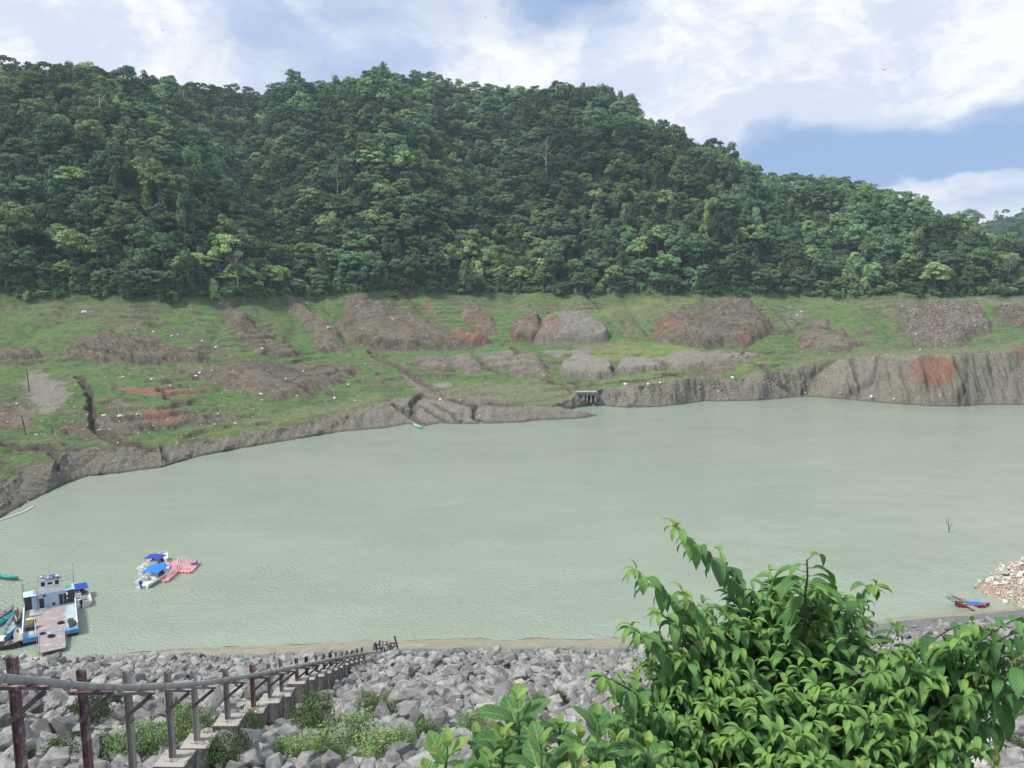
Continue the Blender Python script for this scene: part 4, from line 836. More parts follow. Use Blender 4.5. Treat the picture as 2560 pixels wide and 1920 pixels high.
def speedboat(stern, bow, canopy_m, motor_m, label, canv=(-.1, .25), long_=False, lf=1.0, grp='white speedboats with blue canopies'):
    c, L, rz = place2(stern, bow, .5); L *= lf; c.z = 0; B = L * (.40 if long_ else .46); tt = thing('speedboat', label, 'speedboat', c, rz, grp)
    hull(L, B, .75, bow=.55, sternw=.86, sheer=.3, tk=.16, depth=.5, flat=.7, bowpow=2.2).build('hull', [m_white, m_lgrey, m_white], tt, True)
    d = MB(); n = 9; pts = []
    for i in range(n):
        t = .60 + .39 * i / (n - 1); e = max(0, (t - .45) / .55); wd = B / 2 * max(.02, 1 - e ** 2.2) - .04; y = -L / 2 + L * t + .12 * L * e ** 2 * .3; z = .75 + .3 * e * e + .05; pts.append((wd, y, z))
    vs = [(-w_, y, z) for w_, y, z in pts] + [(0, y, z + .10) for w_, y, z in pts] + [(w_, y, z) for w_, y, z in pts]
    d.add(vs, [(i, i + 1, n + i + 1, n + i) for i in range(n - 1)] + [(n + i, n + i + 1, 2 * n + i + 1, 2 * n + i) for i in range(n - 1)] + [(0, n, 2 * n, 2 * n + 0)][:0]); d.build('foredeck', m_white, tt, True)
    w = MB(); w.box((0, L * .10, 1.05), (B * .62, .05, .5), (math.radians(-28), 0, 0)); w.build('windscreen', m_glass, tt)
    s_ = MB(); s_.box((0, -L * .02, .72), (B * .28, .5, .75)); s_.box((0, L * .06, .95), (B * .24, .35, .5)); s_.build('console', m_white, tt, bevel=.04)
    for xs in (-.22, .22):
        s2 = MB(); s2.box((xs * B, -L * .17, .55), (B * .26, .45, .32)); s2.box((xs * B, -L * .17 - .22, .82), (B * .26, .10, .34)); s2.build('seat', m_lgrey if xs < 0 else m_white, tt, bevel=.04)
    y0, y1 = canv[0] * L, canv[1] * L; hh = 1.8; cn = MB(); nx = 6; vs = []
    for k in range(nx + 1):
        q = k / nx * 2 - 1; vs += [(q * B * .46, y0, hh - .14 * q * q), (q * B * .46, y1, hh - .10 * q * q + .03), (q * B * .46, y0, hh - .05 - .14 * q * q), (q * B * .46, y1, hh - .05 - .10 * q * q + .03)]
    fs = []
    for k in range(nx): a = k * 4; b = a + 4; fs += [(a, b, b + 1, a + 1), (a + 2, a + 3, b + 3, b + 2), (a, a + 2, b + 2, b), (a + 1, b + 1, b + 3, a + 3)]
    fs += [(0, 1, 3, 2), (nx * 4, nx * 4 + 2, nx * 4 + 3, nx * 4 + 1)]; cn.add(vs, fs); cn.build('canopy', canopy_m, tt)
    for xs in (-1, 1):
        for yy in (y0 + .1, y1 - .1): MB().tube([(xs * B * .43, yy * .9, .8), (xs * B * .44, yy, hh - .14)], .025, 6).build('canopy_post', m_white, tt)
    mo = MB(); mo.box((0, -L / 2 - .12, 1.0), (.42, .55, .62), (.15, 0, 0), 0, .75); mo.box((0, -L / 2 - .1, .35), (.20, .28, .9)); mo.build('outboard_motor', motor_m, tt, bevel=.05)
    rl = MB()
    for sx in (-1, 1):
        rl.tube([(sx * B * .40, L * .12, .85), (sx * B * .36, L * .22, 1.22), (sx * B * .22, L * .42, 1.45), (sx * .04, L * .50, 1.5)], .02, 6)
    rl.build('bow_rail', m_white, tt); return tt
speedboat((353, 1463), (420, 1417), m_bblue, m_blue, 'white speedboat under a long bright blue canopy, with its blue motor', (-.22, .26), True)
speedboat((358, 1428), (417, 1390), m_blue, m_white, 'white speedboat with a square navy canopy, behind the longer one', (-.14, .16))
speedboat((204, 1514), (184, 1470), m_blue, m_black, 'white speedboat with navy canopy moored beside the rusty ferry barge', (-.02, .30), lf=.9)
# pink float
m_pink = paint('pink_plastic', (.66, .30, .33), (.74, .44, .46), (.5, .65), sc=.8); m_purple = paint('purple_fabric', (.16, .12, .45)); m_rose = paint('rose_white_paint', (.78, .62, .68))
PP = [at(x, y, z=.45) for x, y in [(421, 1402), (498, 1403), (477, 1427), (443, 1426), (417, 1450), (393, 1448), (409, 1424)]]; oc = at(440, 1422, z=0); oc.z = 0
ft = thing('floating_dock', 'pink L-shaped floating dock with white railings beside the speedboats', 'dock', oc); Pl = [(p.x - oc.x, p.y - oc.y) for p in PP]
def inside(x, y, poly):
    r = False
    for i in range(len(poly)):
        (x1, y1), (x2, y2) = poly[i], poly[(i + 1) % len(poly)]
        if (y1 > y) != (y2 > y) and x < (x2 - x1) * (y - y1) / (y2 - y1) + x1: r = not r
    return r
fl = MB(); fl.ngon_prism(Pl if sum((Pl[i][0] * Pl[(i + 1) % 7][1] - Pl[(i + 1) % 7][0] * Pl[i][1]) for i in range(7)) > 0 else Pl[::-1], -.2, .38)
for gx in np.arange(-9, 9, .56):
    for gy in np.arange(-9, 9, .56):
        if all(inside(gx + dx, gy + dy, Pl) for dx in (-.26, .26) for dy in (-.26, .26)): fl.box((gx, gy, .36), (.52, .52, .14), taper=.9)
fl.build('floats', m_pink, ft)
fs_ = MB()
for i in range(7):
    a, b = Vector((*Pl[i], 0)), Vector((*Pl[(i + 1) % 7], 0)); n_ = max(1, int((b - a).length / .6))
    for k in range(n_): q = a.lerp(b, (k + .5) / n_); fs_.box(q + Vector((0, 0, .1)), (.5, .5, .62), (0, 0, math.atan2(b.y - a.y, b.x - a.x)))
fs_.build('edge_floats', m_pink, ft, bevel=.05)
def rail(a, b, n, parent, m, h=1.0, z0=.4):
    mb = MB(); a = Vector(a); b = Vector(b)
    for i in range(n + 1):
        p = a.lerp(b, i / n); mb.bar(p + Vector((0, 0, z0)), p + Vector((0, 0, z0 + h)), .06)
        if i < n: q = a.lerp(b, (i + 1) / n); mb.bar(p + Vector((0, 0, z0 + .1)), q + Vector((0, 0, z0 + h)), .035); mb.bar(p + Vector((0, 0, z0 + h)), q + Vector((0, 0, z0 + .1)), .035)
    for k in (.5, 1): mb.bar(a + Vector((0, 0, z0 + h * k)), b + Vector((0, 0, z0 + h * k)), .05)
    mb.build('railing', m, parent)
V2 = lambda x, y: at(x, y, z=.4) - oc
for a_, b_, n_ in [((443, 1425), (417, 1448), 6), ((444, 1423), (470, 1424), 4), ((446, 1406), (470, 1407), 4), ((446, 1406), (443, 1425), 3), ((411, 1410), (418, 1416), 2), ((400, 1436), (412, 1426), 3)]:
    p, q = V2(*a_), V2(*b_); p.z = q.z = 0; rail(p, q, n_, ft, m_rose)
pb = thing('fabric_bundle', 'small purple bundle lying on the right arm of the pink dock', 'bundle', at(486, 1411, z=.45), .4); b = MB(); b.box((0, 0, .2), (1.3, .6, .4), taper=.6); b.box((-.4, .3, .15), (.7, .6, .3), (0, 0, .6), 0, .6); b.box((.45, -.1, .45), (.3, .3, .5), (.3, .2, 0)); b.build('cloth', m_purple, pb, bevel=.08)
# canoes and outrigger boats
def canoe(stern, bow, outm, inm, rimm, label, z=.4, B=.85, grp=None, benches=4, outrig=None, lf=1.0, cover=None, H=.55):
    c, L, rz = place2(stern, bow, z); L *= lf; c.z = 0; tt = thing('canoe' if not outrig else 'outrigger_boat', label, 'boat', c, rz, grp)
    def f(mb): return mb
    h = MB(); R = []; n = 19
    for i in range(n):
        t = i / (n - 1) * 2 - 1; e = abs(t); w_ = B / 2 * max(.02, (1 - e ** 2.4)) ** .8; z1 = H + .38 * e ** 3; kz = -.12 + .42 * e ** 5; y = t * L / 2; wi = max(.008, w_ - .045); fz = min(z1 - .03, max(kz + .05, .08 + .3 * e ** 4))
        R.append([(-w_, y, z1), (-w_ * .85, y, kz + (z1 - kz) * .35), (-w_ * .35, y, kz), (w_ * .35, y, kz), (w_ * .85, y, kz + (z1 - kz) * .35), (w_, y, z1), (wi, y, z1), (wi * .8, y, fz), (-wi * .8, y, fz), (-wi, y, z1)])
    h.v = [v for r in R for v in r]
    for i in range(n - 1):
        for k in range(10): h.f.append((i * 10 + k, i * 10 + (k + 1) % 10, (i + 1) * 10 + (k + 1) % 10, (i + 1) * 10 + k)); h.m.append([0, 0, 0, 0, 0, 2, 1, 1, 1, 2][k])
    h.f += [tuple(range(10)), tuple((n - 1) * 10 + k for k in range(9, -1, -1))]; h.m += [0, 0]; h.build('hull', [outm, inm, rimm], tt, True)
    for i in range(benches):
        t = (i + .5) / benches * 1.3 - .65; MB().box((0, t * L / 2, H - .08), (B * .95 * (1 - abs(t) ** 2.4) ** .8, .18, .03)).build('bench', rimm, tt)
    if outrig:
        for sy in (-.25, .22): MB().tube([(-outrig, sy * L, .35), (-outrig * .5, sy * L, H + .25), (0, sy * L, H + .1), (outrig * .5, sy * L, H + .25), (outrig, sy * L, .35)], .035, 6).build('cross_beam', m_wood, tt)
        for sx in (-1, 1): MB().tube([(sx * outrig, -.42 * L, .12), (sx * outrig, 0, .06), (sx * outrig, .36 * L, .1), (sx * outrig, .44 * L, .3)], .05, 6).build('outrigger', m_wood, tt)
    if cover:
        cm, ya, yb, hh = cover; q = MB(); vs = []
        for k in range(7):
            a_ = (k / 6 * 2 - 1); vs += [(a_ * B * .52, ya * L, hh - .22 * a_ * a_), (a_ * B * .52, yb * L, hh - .22 * a_ * a_), (a_ * B * .52, ya * L, hh - .04 - .22 * a_ * a_), (a_ * B * .52, yb * L, hh - .04 - .22 * a_ * a_)]
        fs = []
        for k in range(6): a = k * 4; b_ = a + 4; fs += [(a, b_, b_ + 1, a + 1), (a + 2, a + 3, b_ + 3, b_ + 2), (a, a + 2, b_ + 2, b_), (a + 1, b_ + 1, b_ + 3, a + 3)]
        fs += [(0, 1, 3, 2), (24, 26, 27, 25)]; q.add(vs, fs); q.build('canopy', cm, tt)
        for sx in (-1, 1):
            for yy in (ya, yb): MB().tube([(sx * B * .42, yy * L * .95, H * .6), (sx * B * .47, yy * L * .97, hh - .2)], .03, 5).build('canopy_post', m_wood, tt)
    return tt
G_ = 'small boats moored left of the ferry barge'
canoe((-42, 1431), (46, 1447), m_green, m_turq, m_green, 'green canoe floating alone at the left edge, above the ferry barge', B=1.1)
canoe((-30, 1572), (39, 1532), m_turq, m_turq, m_turq, 'bright turquoise canoe with a closed deck, left of the ferry barge', B=1.0, grp=G_, benches=2)
canoe((16, 1594), (35, 1543), m_teal, m_grey, m_turq, 'teal open canoe with turquoise rim left of the yellow machine', B=1.5, grp=G_, benches=3)
canoe((12, 1600), (46, 1570), m_navy, m_navy, m_navy, 'narrow blue canoe between the teal and cream canoes', B=.7, grp=G_, benches=3)
canoe((52, 1611), (44, 1576), m_black, m_cream, m_cream, 'cream rowing canoe with bench seats touching the barge side', B=1.25, grp=G_, benches=5)
canoe((-25, 1556), (34, 1519), m_black, m_grey, m_steeld, 'dark weathered outrigger boat at the left edge, farthest of the moored group', B=1.2, grp=G_, benches=3, outrig=1.7)
canoe((41, 1562), (45, 1528), m_black, m_wood, m_steeld, 'dark wooden boat squeezed against the barge side', B=.9, grp=G_, benches=5)
canoe((-75, 1620), (52, 1611), m_black, m_wood, m_white, 'dark hulled boat with a white canopy at the left edge', B=1.6, grp=G_, benches=3, cover=(m_white, -.3, .20, 1.7), H=.7)
rb = canoe((2474, 1512), (2387, 1511), m_magenta, m_navy, m_white, 'magenta boat with white rim beached at the rubble point', B=.9, outrig=1.9, benches=3, H=.6)
q = MB()
for k in range(9): a_ = rnd.uniform(-.5, .5); q.tube([(a_, .3 + .2 * k, .6), (a_ * 1.4 + rnd.uniform(-.3, .3), 1.3 + .25 * k, 1.1 + rnd.uniform(0, .4)), (a_ * 2 + rnd.uniform(-.4, .6), 2.6 + .25 * k, 1.4 + rnd.uniform(0, .5))], .03, 5)
br = q.build('dry_branches', m_steeld, None); br.matrix_world = rb.matrix_world.copy(); br.location = rb.location; br.rotation_euler = rb.rotation_euler; tag(br, 'dark dry branches piled on the magenta boat', 'branches')
bc = MB(); bc.box((0, -.2, .72), (.8, 2.2, .22), taper=.7); o = bc.build('tarpaulin', m_bblue, None, loc=rb.location, rz=rb.rotation_euler.z, bevel=.05); tag(o, 'blue tarpaulin folded inside the magenta boat', 'tarpaulin')
a = at(2418, 1511, z=.35); b = at(2462, 1534, z=.55); mb = MB(); mb.bar((0, 0, 0), b - a, 1.0, .1); o = mb.build('gangplank', m_wood, None, loc=a); tag(o, 'pale wooden plank leading from the magenta boat to the shore', 'plank')
canoe((1033, 1057), (1056, 1066), m_turq, m_grey, m_white, 'small pale turquoise boat drawn up on the collapsed far bank', z=.9, B=1.3, lf=1.0)
# ------------------------------------------------------------------ ferry barge
m_hullblue = paint('worn_blue_paint', (.10, .27, .56), (.32, .44, .54), (.50, .62), rough=.6, sc=.9); m_wallblue = paint('faded_blue_wall', (.36, .52, .72), (.50, .60, .68), (.5, .64), rough=.7, sc=.7)
m_deck = simple('worn_deck', (.30, .265, .265), .85, .2, .12, .5, (.52, .48, .46), (.56, .64), c3scale=1.5); m_deckc = simple('pale_deck_plate', (.40, .46, .46), .8, .2, .15, .6, (.30, .44, .54), (.48, .58)); m_cyan = paint('pale_cyan_paint', (.50, .74, .76), (.58, .72, .73)); m_wh2 = paint('white_wall_paint', (.84, .86, .88), (.66, .67, .69), (.6, .72))
m_rail = simple('railing_steel', (.22, .20, .18), .7); m_yel = paint('yellow_paint', (.58, .50, .20), (.45, .40, .22)); m_roofg = simple('cluttered_roof', (.30, .31, .34), .8, .2, .3, 1.2, (.12, .13, .17), (.5, .6))
bl = at(57, 1616, z=0); brr = at(194, 1599, z=0); dv = brr - bl; Wb = dv.length; rz = math.radians(31); Lb = 13.2
bg_ = thing('ferry_barge', 'worn blue ferry barge with white wheelhouse and a lowered bow ramp', 'barge', bl, rz)
def B_(nm, m, fn, bevel=0, smooth=False, parent=None):
    mb = MB(); fn(mb); return mb.build(nm, m, parent or bg_, smooth, bevel=bevel)
def hullf(mb):
    poly = [(0, 0), (Wb, 0), (Wb, Lb), (0, Lb)]; mb.ngon_prism([(x, y) for x, y in poly], -.6, .42, 1); mb.ngon_prism(poly, .422, .95, 0)
B_('hull', [m_hullblue, m_black], hullf)
B_('deck', [m_deckc, m_hullblue], lambda mb: (mb.box((Wb / 2, Lb * .5, .965), (Wb - .35, Lb - .3, .03), None, 0), mb.box((Wb / 2, .55, .985), (Wb - .1, 1.0, .02), None, 1)))
B_('cargo_deck', m_deck, lambda mb: mb.box((Wb * .49, Lb * .40, 1.0), (Wb * .60, Lb * .74, .06)))
for sx in (0.06, Wb - .06):
    B_('bulwark', m_wh2, lambda mb: mb.box((sx, Lb * .49, 1.40), (.12, Lb * .96, .92)))
    B_('rubbing_strake', m_hullblue, lambda mb: mb.box((sx + (.09 if sx > 1 else -.09), Lb * .5, .80), (.12, Lb, .18)))
yh = Lb * .80
wallw = B_('deckhouse', m_wallblue, lambda mb: mb.box((Wb * .49, yh + 1.0, 2.05), (Wb * .66, 2.0, 2.2)))
def door(x, z, w_, h, nm='door', mm=m_glass): MB().box((x, yh - .02, z), (w_, .06, h)).build(nm, mm, bg_)
door(Wb * .345, 1.75, .62, 1.5); door(Wb * .72, 1.85, .5, 1.6); door(Wb * .80, 1.85, .4, 1.6); door(Wb * .405, 2.85, .4, .3, 'vent'); door(Wb * .575, 1.35, .4, .4, 'vent')
for xq in (.08, .92): B_('storage_bay', m_steeld, lambda mb: mb.box((Wb * xq, yh + 1.2, 1.95), (.9, 1.7, 1.9)))
B_('upper_deck', m_wh2, lambda mb: (mb.box((Wb * .50, yh + .05, 3.55), (Wb * .62, .08, .80)), mb.box((Wb * .5, yh + 1.05, 3.19), (Wb * .70, 2.1, .08))))
for x0, x1 in ((0.0, .27), (.80, 1.0)):
    B_('wing_roof', m_cyan, lambda mb: mb.box((Wb * (x0 + x1) / 2, yh + .75, 3.24), (Wb * (x1 - x0), 2.3, .1)))
wh = B_('wheelhouse', m_wh2, lambda mb: mb.box((Wb * .53, yh + 1.15, 4.15), (Wb * .40, 1.7, 1.84)))
for xw, ww in ((.395, .50), (.53, .62), (.665, .50)):
    MB().box((Wb * xw, yh + .285, 4.55), (ww, .05, .62 if ww < .6 else .34)).build('window', m_glass, bg_)
B_('wheelhouse_roof', m_roofg, lambda mb: (mb.box((Wb * .53, yh + 1.2, 5.10), (Wb * .46, 2.1, .07)),))
def clutter(mb):
    r = random.Random(5)
    for k in range(16): mb.box((Wb * .53 + r.uniform(-1.3, 1.3), yh + 1.2 + r.uniform(-.8, .8), 5.25 + r.uniform(0, .12)), (r.uniform(.2, .7), r.uniform(.1, .5), r.uniform(.08, .3)), (0, 0, r.uniform(0, 3)), r.choice([0, 1, 2]))
    for sx in (-1, 1): mb.tube([(Wb * .53 + sx * 1.45, yh + .3, 5.1), (Wb * .53 + sx * 1.45, yh + .3, 5.7), (Wb * .53 + sx * 1.45, yh + 2.0, 5.7), (Wb * .53 + sx * 1.45, yh + 2.0, 5.1)], .025, 5)
    mb.tube([(Wb * .53 - 1.45, yh + .3, 5.7), (Wb * .53 + 1.45, yh + .3, 5.7)], .025, 5)
B_('roof_gear', [m_roofg, m_hullblue, m_white], clutter)
def frame(mb):
    zt = 4.35
    mb.tube([(.05, yh - .6, zt), (Wb * .33, yh - .2, zt)], .03, 6); mb.tube([(Wb * .74, yh + .3, zt + .3), (Wb - .05, yh + .3, zt + .3)], .03, 6)
    for x, y in ((.05, yh - .6), (.05, Lb - .3), (Wb - .05, yh + .3), (Wb - .05, Lb - .3), (Wb * .27, yh - .2)): mb.tube([(x, y, 1), (x, y, zt + (.3 if x > 3 else 0))], .04, 6)
    mb.tube([(.05, yh - .6, zt), (.05, Lb - .3, zt), (Wb - .05, Lb - .3, zt + .3), (Wb - .05, yh + .3, zt + .3)], .03, 6)
    mb.tube([(.05, Lb - .3, zt - .6), (Wb - .05, Lb - .3, zt - .4)], .02, 6)
    for k in range(9): x = Wb * k / 8; mb.tube([(x, Lb - .3, zt - .6 + .2 * k / 8), (x, Lb - .3, zt + .3 * k / 8)], .015, 5)
B_('upper_railing', m_rail, frame)
for x, y, h in ((.03, yh - .6, 6.4), (Wb - .03, yh + .3, 7.3), (Wb * .53, yh + 1.4, 7.0)): B_('mast', m_rail, lambda mb: mb.tube([(x, y, 4.3), (x, y, h)], [.035, .015], 6))
for x in (Wb * .235, Wb * .80): B_('ramp_post', m_wh2, lambda mb: (mb.tube([(x, .9, 1), (x, 1.7, 3.1)], .05, 6), mb.tube([(x, 2.6, 1), (x, 1.7, 3.1)], .035, 6)))
rx0, rx1 = Wb * .29, Wb * .75
def ramp(mb):
    L_ = 4.7; z0, z1 = 1.0, .50
    for k in range(6):
        a = k / 6; b = (k + 1) / 6; mb.bar(((rx0 + rx1) / 2, -.02 - L_ * a, z0 + (z1 - z0) * a), ((rx0 + rx1) / 2, -.02 - L_ * b + .02, z0 + (z1 - z0) * b), rx1 - rx0, .14)
    for sx in (rx0, rx1): mb.bar((sx, 0, z0 + .08), (sx, -L_, z1 + .08), .1, .12)
B_('bow_ramp', m_deck, ramp)
for sx in (rx0 - .25, rx1 + .25): B_('ramp_cable', m_rail, lambda mb: mb.tube([(sx, 1.2, 2.0), (sx, -2.4, .9), (sx, -4.5, .2)], .02, 5))
Mb = Matrix.Translation(bl) @ Matrix.Rotation(rz, 4, 'Z')
def onb(x, y, z): return Mb @ Vector((x, y, z))
def tyre(p, label, rot=(0, 0, 0), R=.30, r=.11):
    tt = thing('tyre', label, 'tyre', p, 0, 'tyres lying on the ferry barge'); tt.rotation_euler = rot; MB().torus((0, 0, 0), R, r, 22, 10).build('rubber', m_rubber, tt, True)
tyre(onb(Wb * .51, -.9, 1.08), 'black tyre lying at the top of the lowered bow ramp', (-.1, 0, 0), .36, .12); tyre(onb(Wb * .69, 3.0, 1.14), 'black tyre on the right part of the brown cargo deck', (0, 0, 0), .34, .12)
tyre(onb(Wb * .13, 5.7, 1.1), 'black tyre behind the yellow machine on the barge', (0, 0, 0), .26, .1); tyre(onb(Wb * .36, .35, 1.14), 'half-flattened grey tyre at the barge bow, left of the ramp', (0, 0, 0), .3, .09)
r = random.Random(8); cl_ = thing('rope_heap', 'dark heap of ropes and old parts at the barge right bow corner', 'heap', onb(Wb * .90, 2.2, .99), rz); mb = MB()
for k in range(12): mb.torus((r.uniform(-.35, .35), r.uniform(-1.3, 1.3), .1 + r.uniform(0, .35)), r.uniform(.15, .32), .06, 14, 6, (r.uniform(-1, 1), r.uniform(-1, 1), 0))
for k in range(8): mb.box((r.uniform(-.3, .3), r.uniform(-1.3, 1.3), .15), (r.uniform(.15, .4), r.uniform(.2, .5), r.uniform(.2, .4)), (0, 0, r.uniform(0, 3)))
mb.build('ropes', simple('old_rope', (.10, .12, .09), .95, c2=(.22, .24, .18)), cl_)
ym = thing('machine', 'yellow boxed winch engine on the barge left deck', 'machine', onb(Wb * .13, 3.4, .98), rz); mb = MB(); mb.box((0, .1, .95), (.72, .75, .85)); mb.box((0, .1, 1.42), (.8, .82, .08)); mb.build('housing', m_yel, ym, bevel=.03)
mb = MB(); mb.box((0, -.1, .28), (1.0, 1.3, .5)); mb.tube([(-.5, -.6, .5), (.5, -.6, .5)], .25, 14); mb.tube([(.5, -.2, .45), (.7, -.2, .45)], .3, 14)
for k in range(7): mb.box((r.uniform(-.5, .5), r.uniform(-.9, -.4), .3 + r.uniform(0, .3)), (.2, .25, .25), (0, 0, r.uniform(0, 3)))
mb.build('engine', m_steeld, ym); MB().box((.62, .3, .9), (.35, .12, .55)).build('panel', m_black, ym)
o = MB().box((0, 0, .06), (1.7, .28, .12)).build('plank', m_wood, None, loc=onb(Wb * .20, 7.8, 1.03), rz=rz + .1); tag(o, 'loose grey plank lying before the barge deckhouse', 'plank')
o = MB().box((0, 0, .05), (1.1, .3, .1)).build('plank', m_white, None, loc=onb(Wb * .36, yh - .5, 1.03), rz=rz); tag(o, 'short white plank at the foot of the deckhouse wall', 'plank')
# barge ramp lands on a mud bank; pale slabs at the far left
for (x0, y0, x1, y1, z, lb) in [(-60, 1655, 14, 1640, .35, 'pale concrete slab at the left edge of the beach'), (28, 1664, 58, 1634, .30, 'tall pale slab standing between the boats and the rockfill'), (62, 1652, 100, 1643, .25, 'small pale slab at the water left of the ramp')]:
    a = at(x0, y0, z=z); b = at(x1, y1, z=z); q = MB().box((0, 0, -.15), (abs(b.x - a.x), max(.8, abs(b.y - a.y)), .45)).build('concrete_slab', m_conc2, None, loc=((a.x + b.x) / 2, (a.y + b.y) / 2, z), rz=.08, bevel=.04); tag(q, lb, 'slab', 'concrete slabs at the landing')
# ------------------------------------------------------------------ far bank details
def pole(px, y0, y1, wd, label, lean=0):
    b = hit3(px, y1); h = at(px, y0, Y=b.y).z - b.z; mb = MB(); mb.tube([(0, 0, -.4), (lean * .5, 0, h * .5), (lean, 0, h)], [wd, wd * .9, wd * .7], 7); o = mb.build('wooden_pole', m_steeld, None, loc=b); tag(o, label, 'pole')
pole(74, 922, 982, .16, 'tall thin dark pole on the grey gravel patch at far left', -.4); pole(66, 1038, 1090, .17, 'thin leaning pole on the grass below the stony bank', -.9); pole(131, 1066, 1084, .13, 'short thin post beside the stony band at left')
b = hit3(1466, 999); cv_ = thing('culvert', 'small concrete culvert with four dark openings in the bank', 'culvert', b + Vector((0, -1.6, -.4)), .05)
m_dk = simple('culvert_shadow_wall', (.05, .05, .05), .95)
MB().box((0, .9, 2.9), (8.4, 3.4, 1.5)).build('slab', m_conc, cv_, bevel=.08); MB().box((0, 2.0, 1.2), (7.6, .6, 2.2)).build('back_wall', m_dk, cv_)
for k in range(5): MB().box((-3.4 + 1.7 * k, .2, .9), (.45, 1.6, 3.0), (0, .05 * (k % 2), 0)).build('pillar', m_conc2, cv_)
for lst, w_, lb, mm in [([(-60, 1316), (0, 1301), (30, 1291), (62, 1279), (84, 1266)], .22, 'pale log boom floating along the left shore', m_wh2)]:
    mb = MB(); pts = [at(x, y, z=.12) for x, y in lst]; mb.tube([p - pts[0] for p in pts], w_, 8); o = mb.build('log_boom', simple('pale_log', (.62, .61, .56), .9), None, loc=pts[0]); tag(o, lb, 'boom')
wb_ = thing('dead_branch', 'forked dark branch sticking out of the open water', 'branch', at(2371, 1331, z=0)); mb = MB(); mb.tube([(0, 0, -1), (.1, 0, .8), (-.15, 0, 1.9), (-.1, 0, 3.2)], [.09, .08, .06, .02], 6); mb.tube([(.05, 0, .6), (.5, .1, 1.5), (.6, 0, 2.2)], [.06, .04, .015], 5); mb.tube([(-.1, 0, 1.4), (-.6, 0, 2.1), (-.55, 0, 2.6)], [.05, .03, .015], 5); mb.tube([(.4, .05, 1.3), (.9, 0, 1.7)], [.03, .012], 5)
mb.build('wood', m_steeld, wb_)
# bare and pale trees in the wood
def bare_tree(px, py_base, height, label, seed, twigs=7, r0=.35, leaf=None, lift=0):
    b = hit3(px, py_base); r = random.Random(seed); tt = thing('bare_tree', label, 'tree', b, r.uniform(0, 6)); mb = MB(); h = height
    mb.tube([(0, 0, -1), (.2, 0, h * .4), (-.1, .1, h * .72), (.2, 0, h)], [r0, r0 * .8, r0 * .6, r0 * .2], 7); tips = []
    for i in range(twigs):
        k = r.uniform(.62, .95); a = 6.28 * i / twigs + r.uniform(-.4, .4); L = h * r.uniform(.12, .22); p0 = Vector((0, 0, h * k)); p1 = p0 + Vector((math.cos(a), math.sin(a), .7)) * L * .6; p2 = p1 + Vector((math.cos(a + .4), math.sin(a + .4), 1.2)) * L * .45
        mb.tube([p0, p1, p2], [r0 * .42, r0 * .28, r0 * .1], 5); tips.append(p2)
        for _ in range(2): q = p1 + Vector((r.uniform(-1, 1), r.uniform(-1, 1), r.uniform(.3, 1))) * L * .4; mb.tube([p1, q], [r0 * .2, r0 * .06], 4); tips.append(q)
    mb.build('trunk', m_bonebark, tt, True)
    if leaf:
        rs = np.random.RandomState(seed); C = np.concatenate([np.array(t_)[None] + rs.normal(0, .8, (26, 3)) for t_ in tips]); Vv, Fq = cards(C, rs.normal(size=C.shape) + [0, 0, .8], rs.uniform(.35, .6, len(C)), rs); link('crown', np_mesh('crown', Vv, Fq, [leaf]), tt)
m_dryleaf = leaf_mat('dry_leaves', (.12, .10, .05), (.19, .15, .08), (.16, .14, .07), False); m_paleleaf = leaf_mat('pale_leaves', (.10, .13, .08), (.20, .24, .15), (.2, .24, .15), False)
bare_tree(1365, 478, 31, 'tall white-trunked tree with a small brown crown, right of centre', 1, 8, .42, m_dryleaf)
bare_tree(462, 300, 21, 'leafless pale tree below the skyline at upper left', 2, 12, .4); bare_tree(255, 338, 20, 'pale forked dead trunk in the upper left wood', 3, 4, .4)
bare_tree(370, 485, 19, 'sparse silvery tree in the middle of the left wood', 4, 10, .35, m_paleleaf); bare_tree(845, 520, 18, 'thin white trunk rising left of centre', 5, 5, .28, m_leafA); bare_tree(1328, 590, 20, 'white trunk under a flat green crown near the centre', 6, 6, .28, m_leafB)
bare_tree(2410, 650, 17, 'pale trunk in the right-hand wood', 7, 6, .28, m_leafA); bare_tree(595, 740, 16, 'pale yellow-green sparse tree at the forest edge left', 8, 12, .3, m_paleleaf); bare_tree(2520, 720, 15, 'whitish bare tree near the right edge of the wood', 9, 12, .3, m_paleleaf)
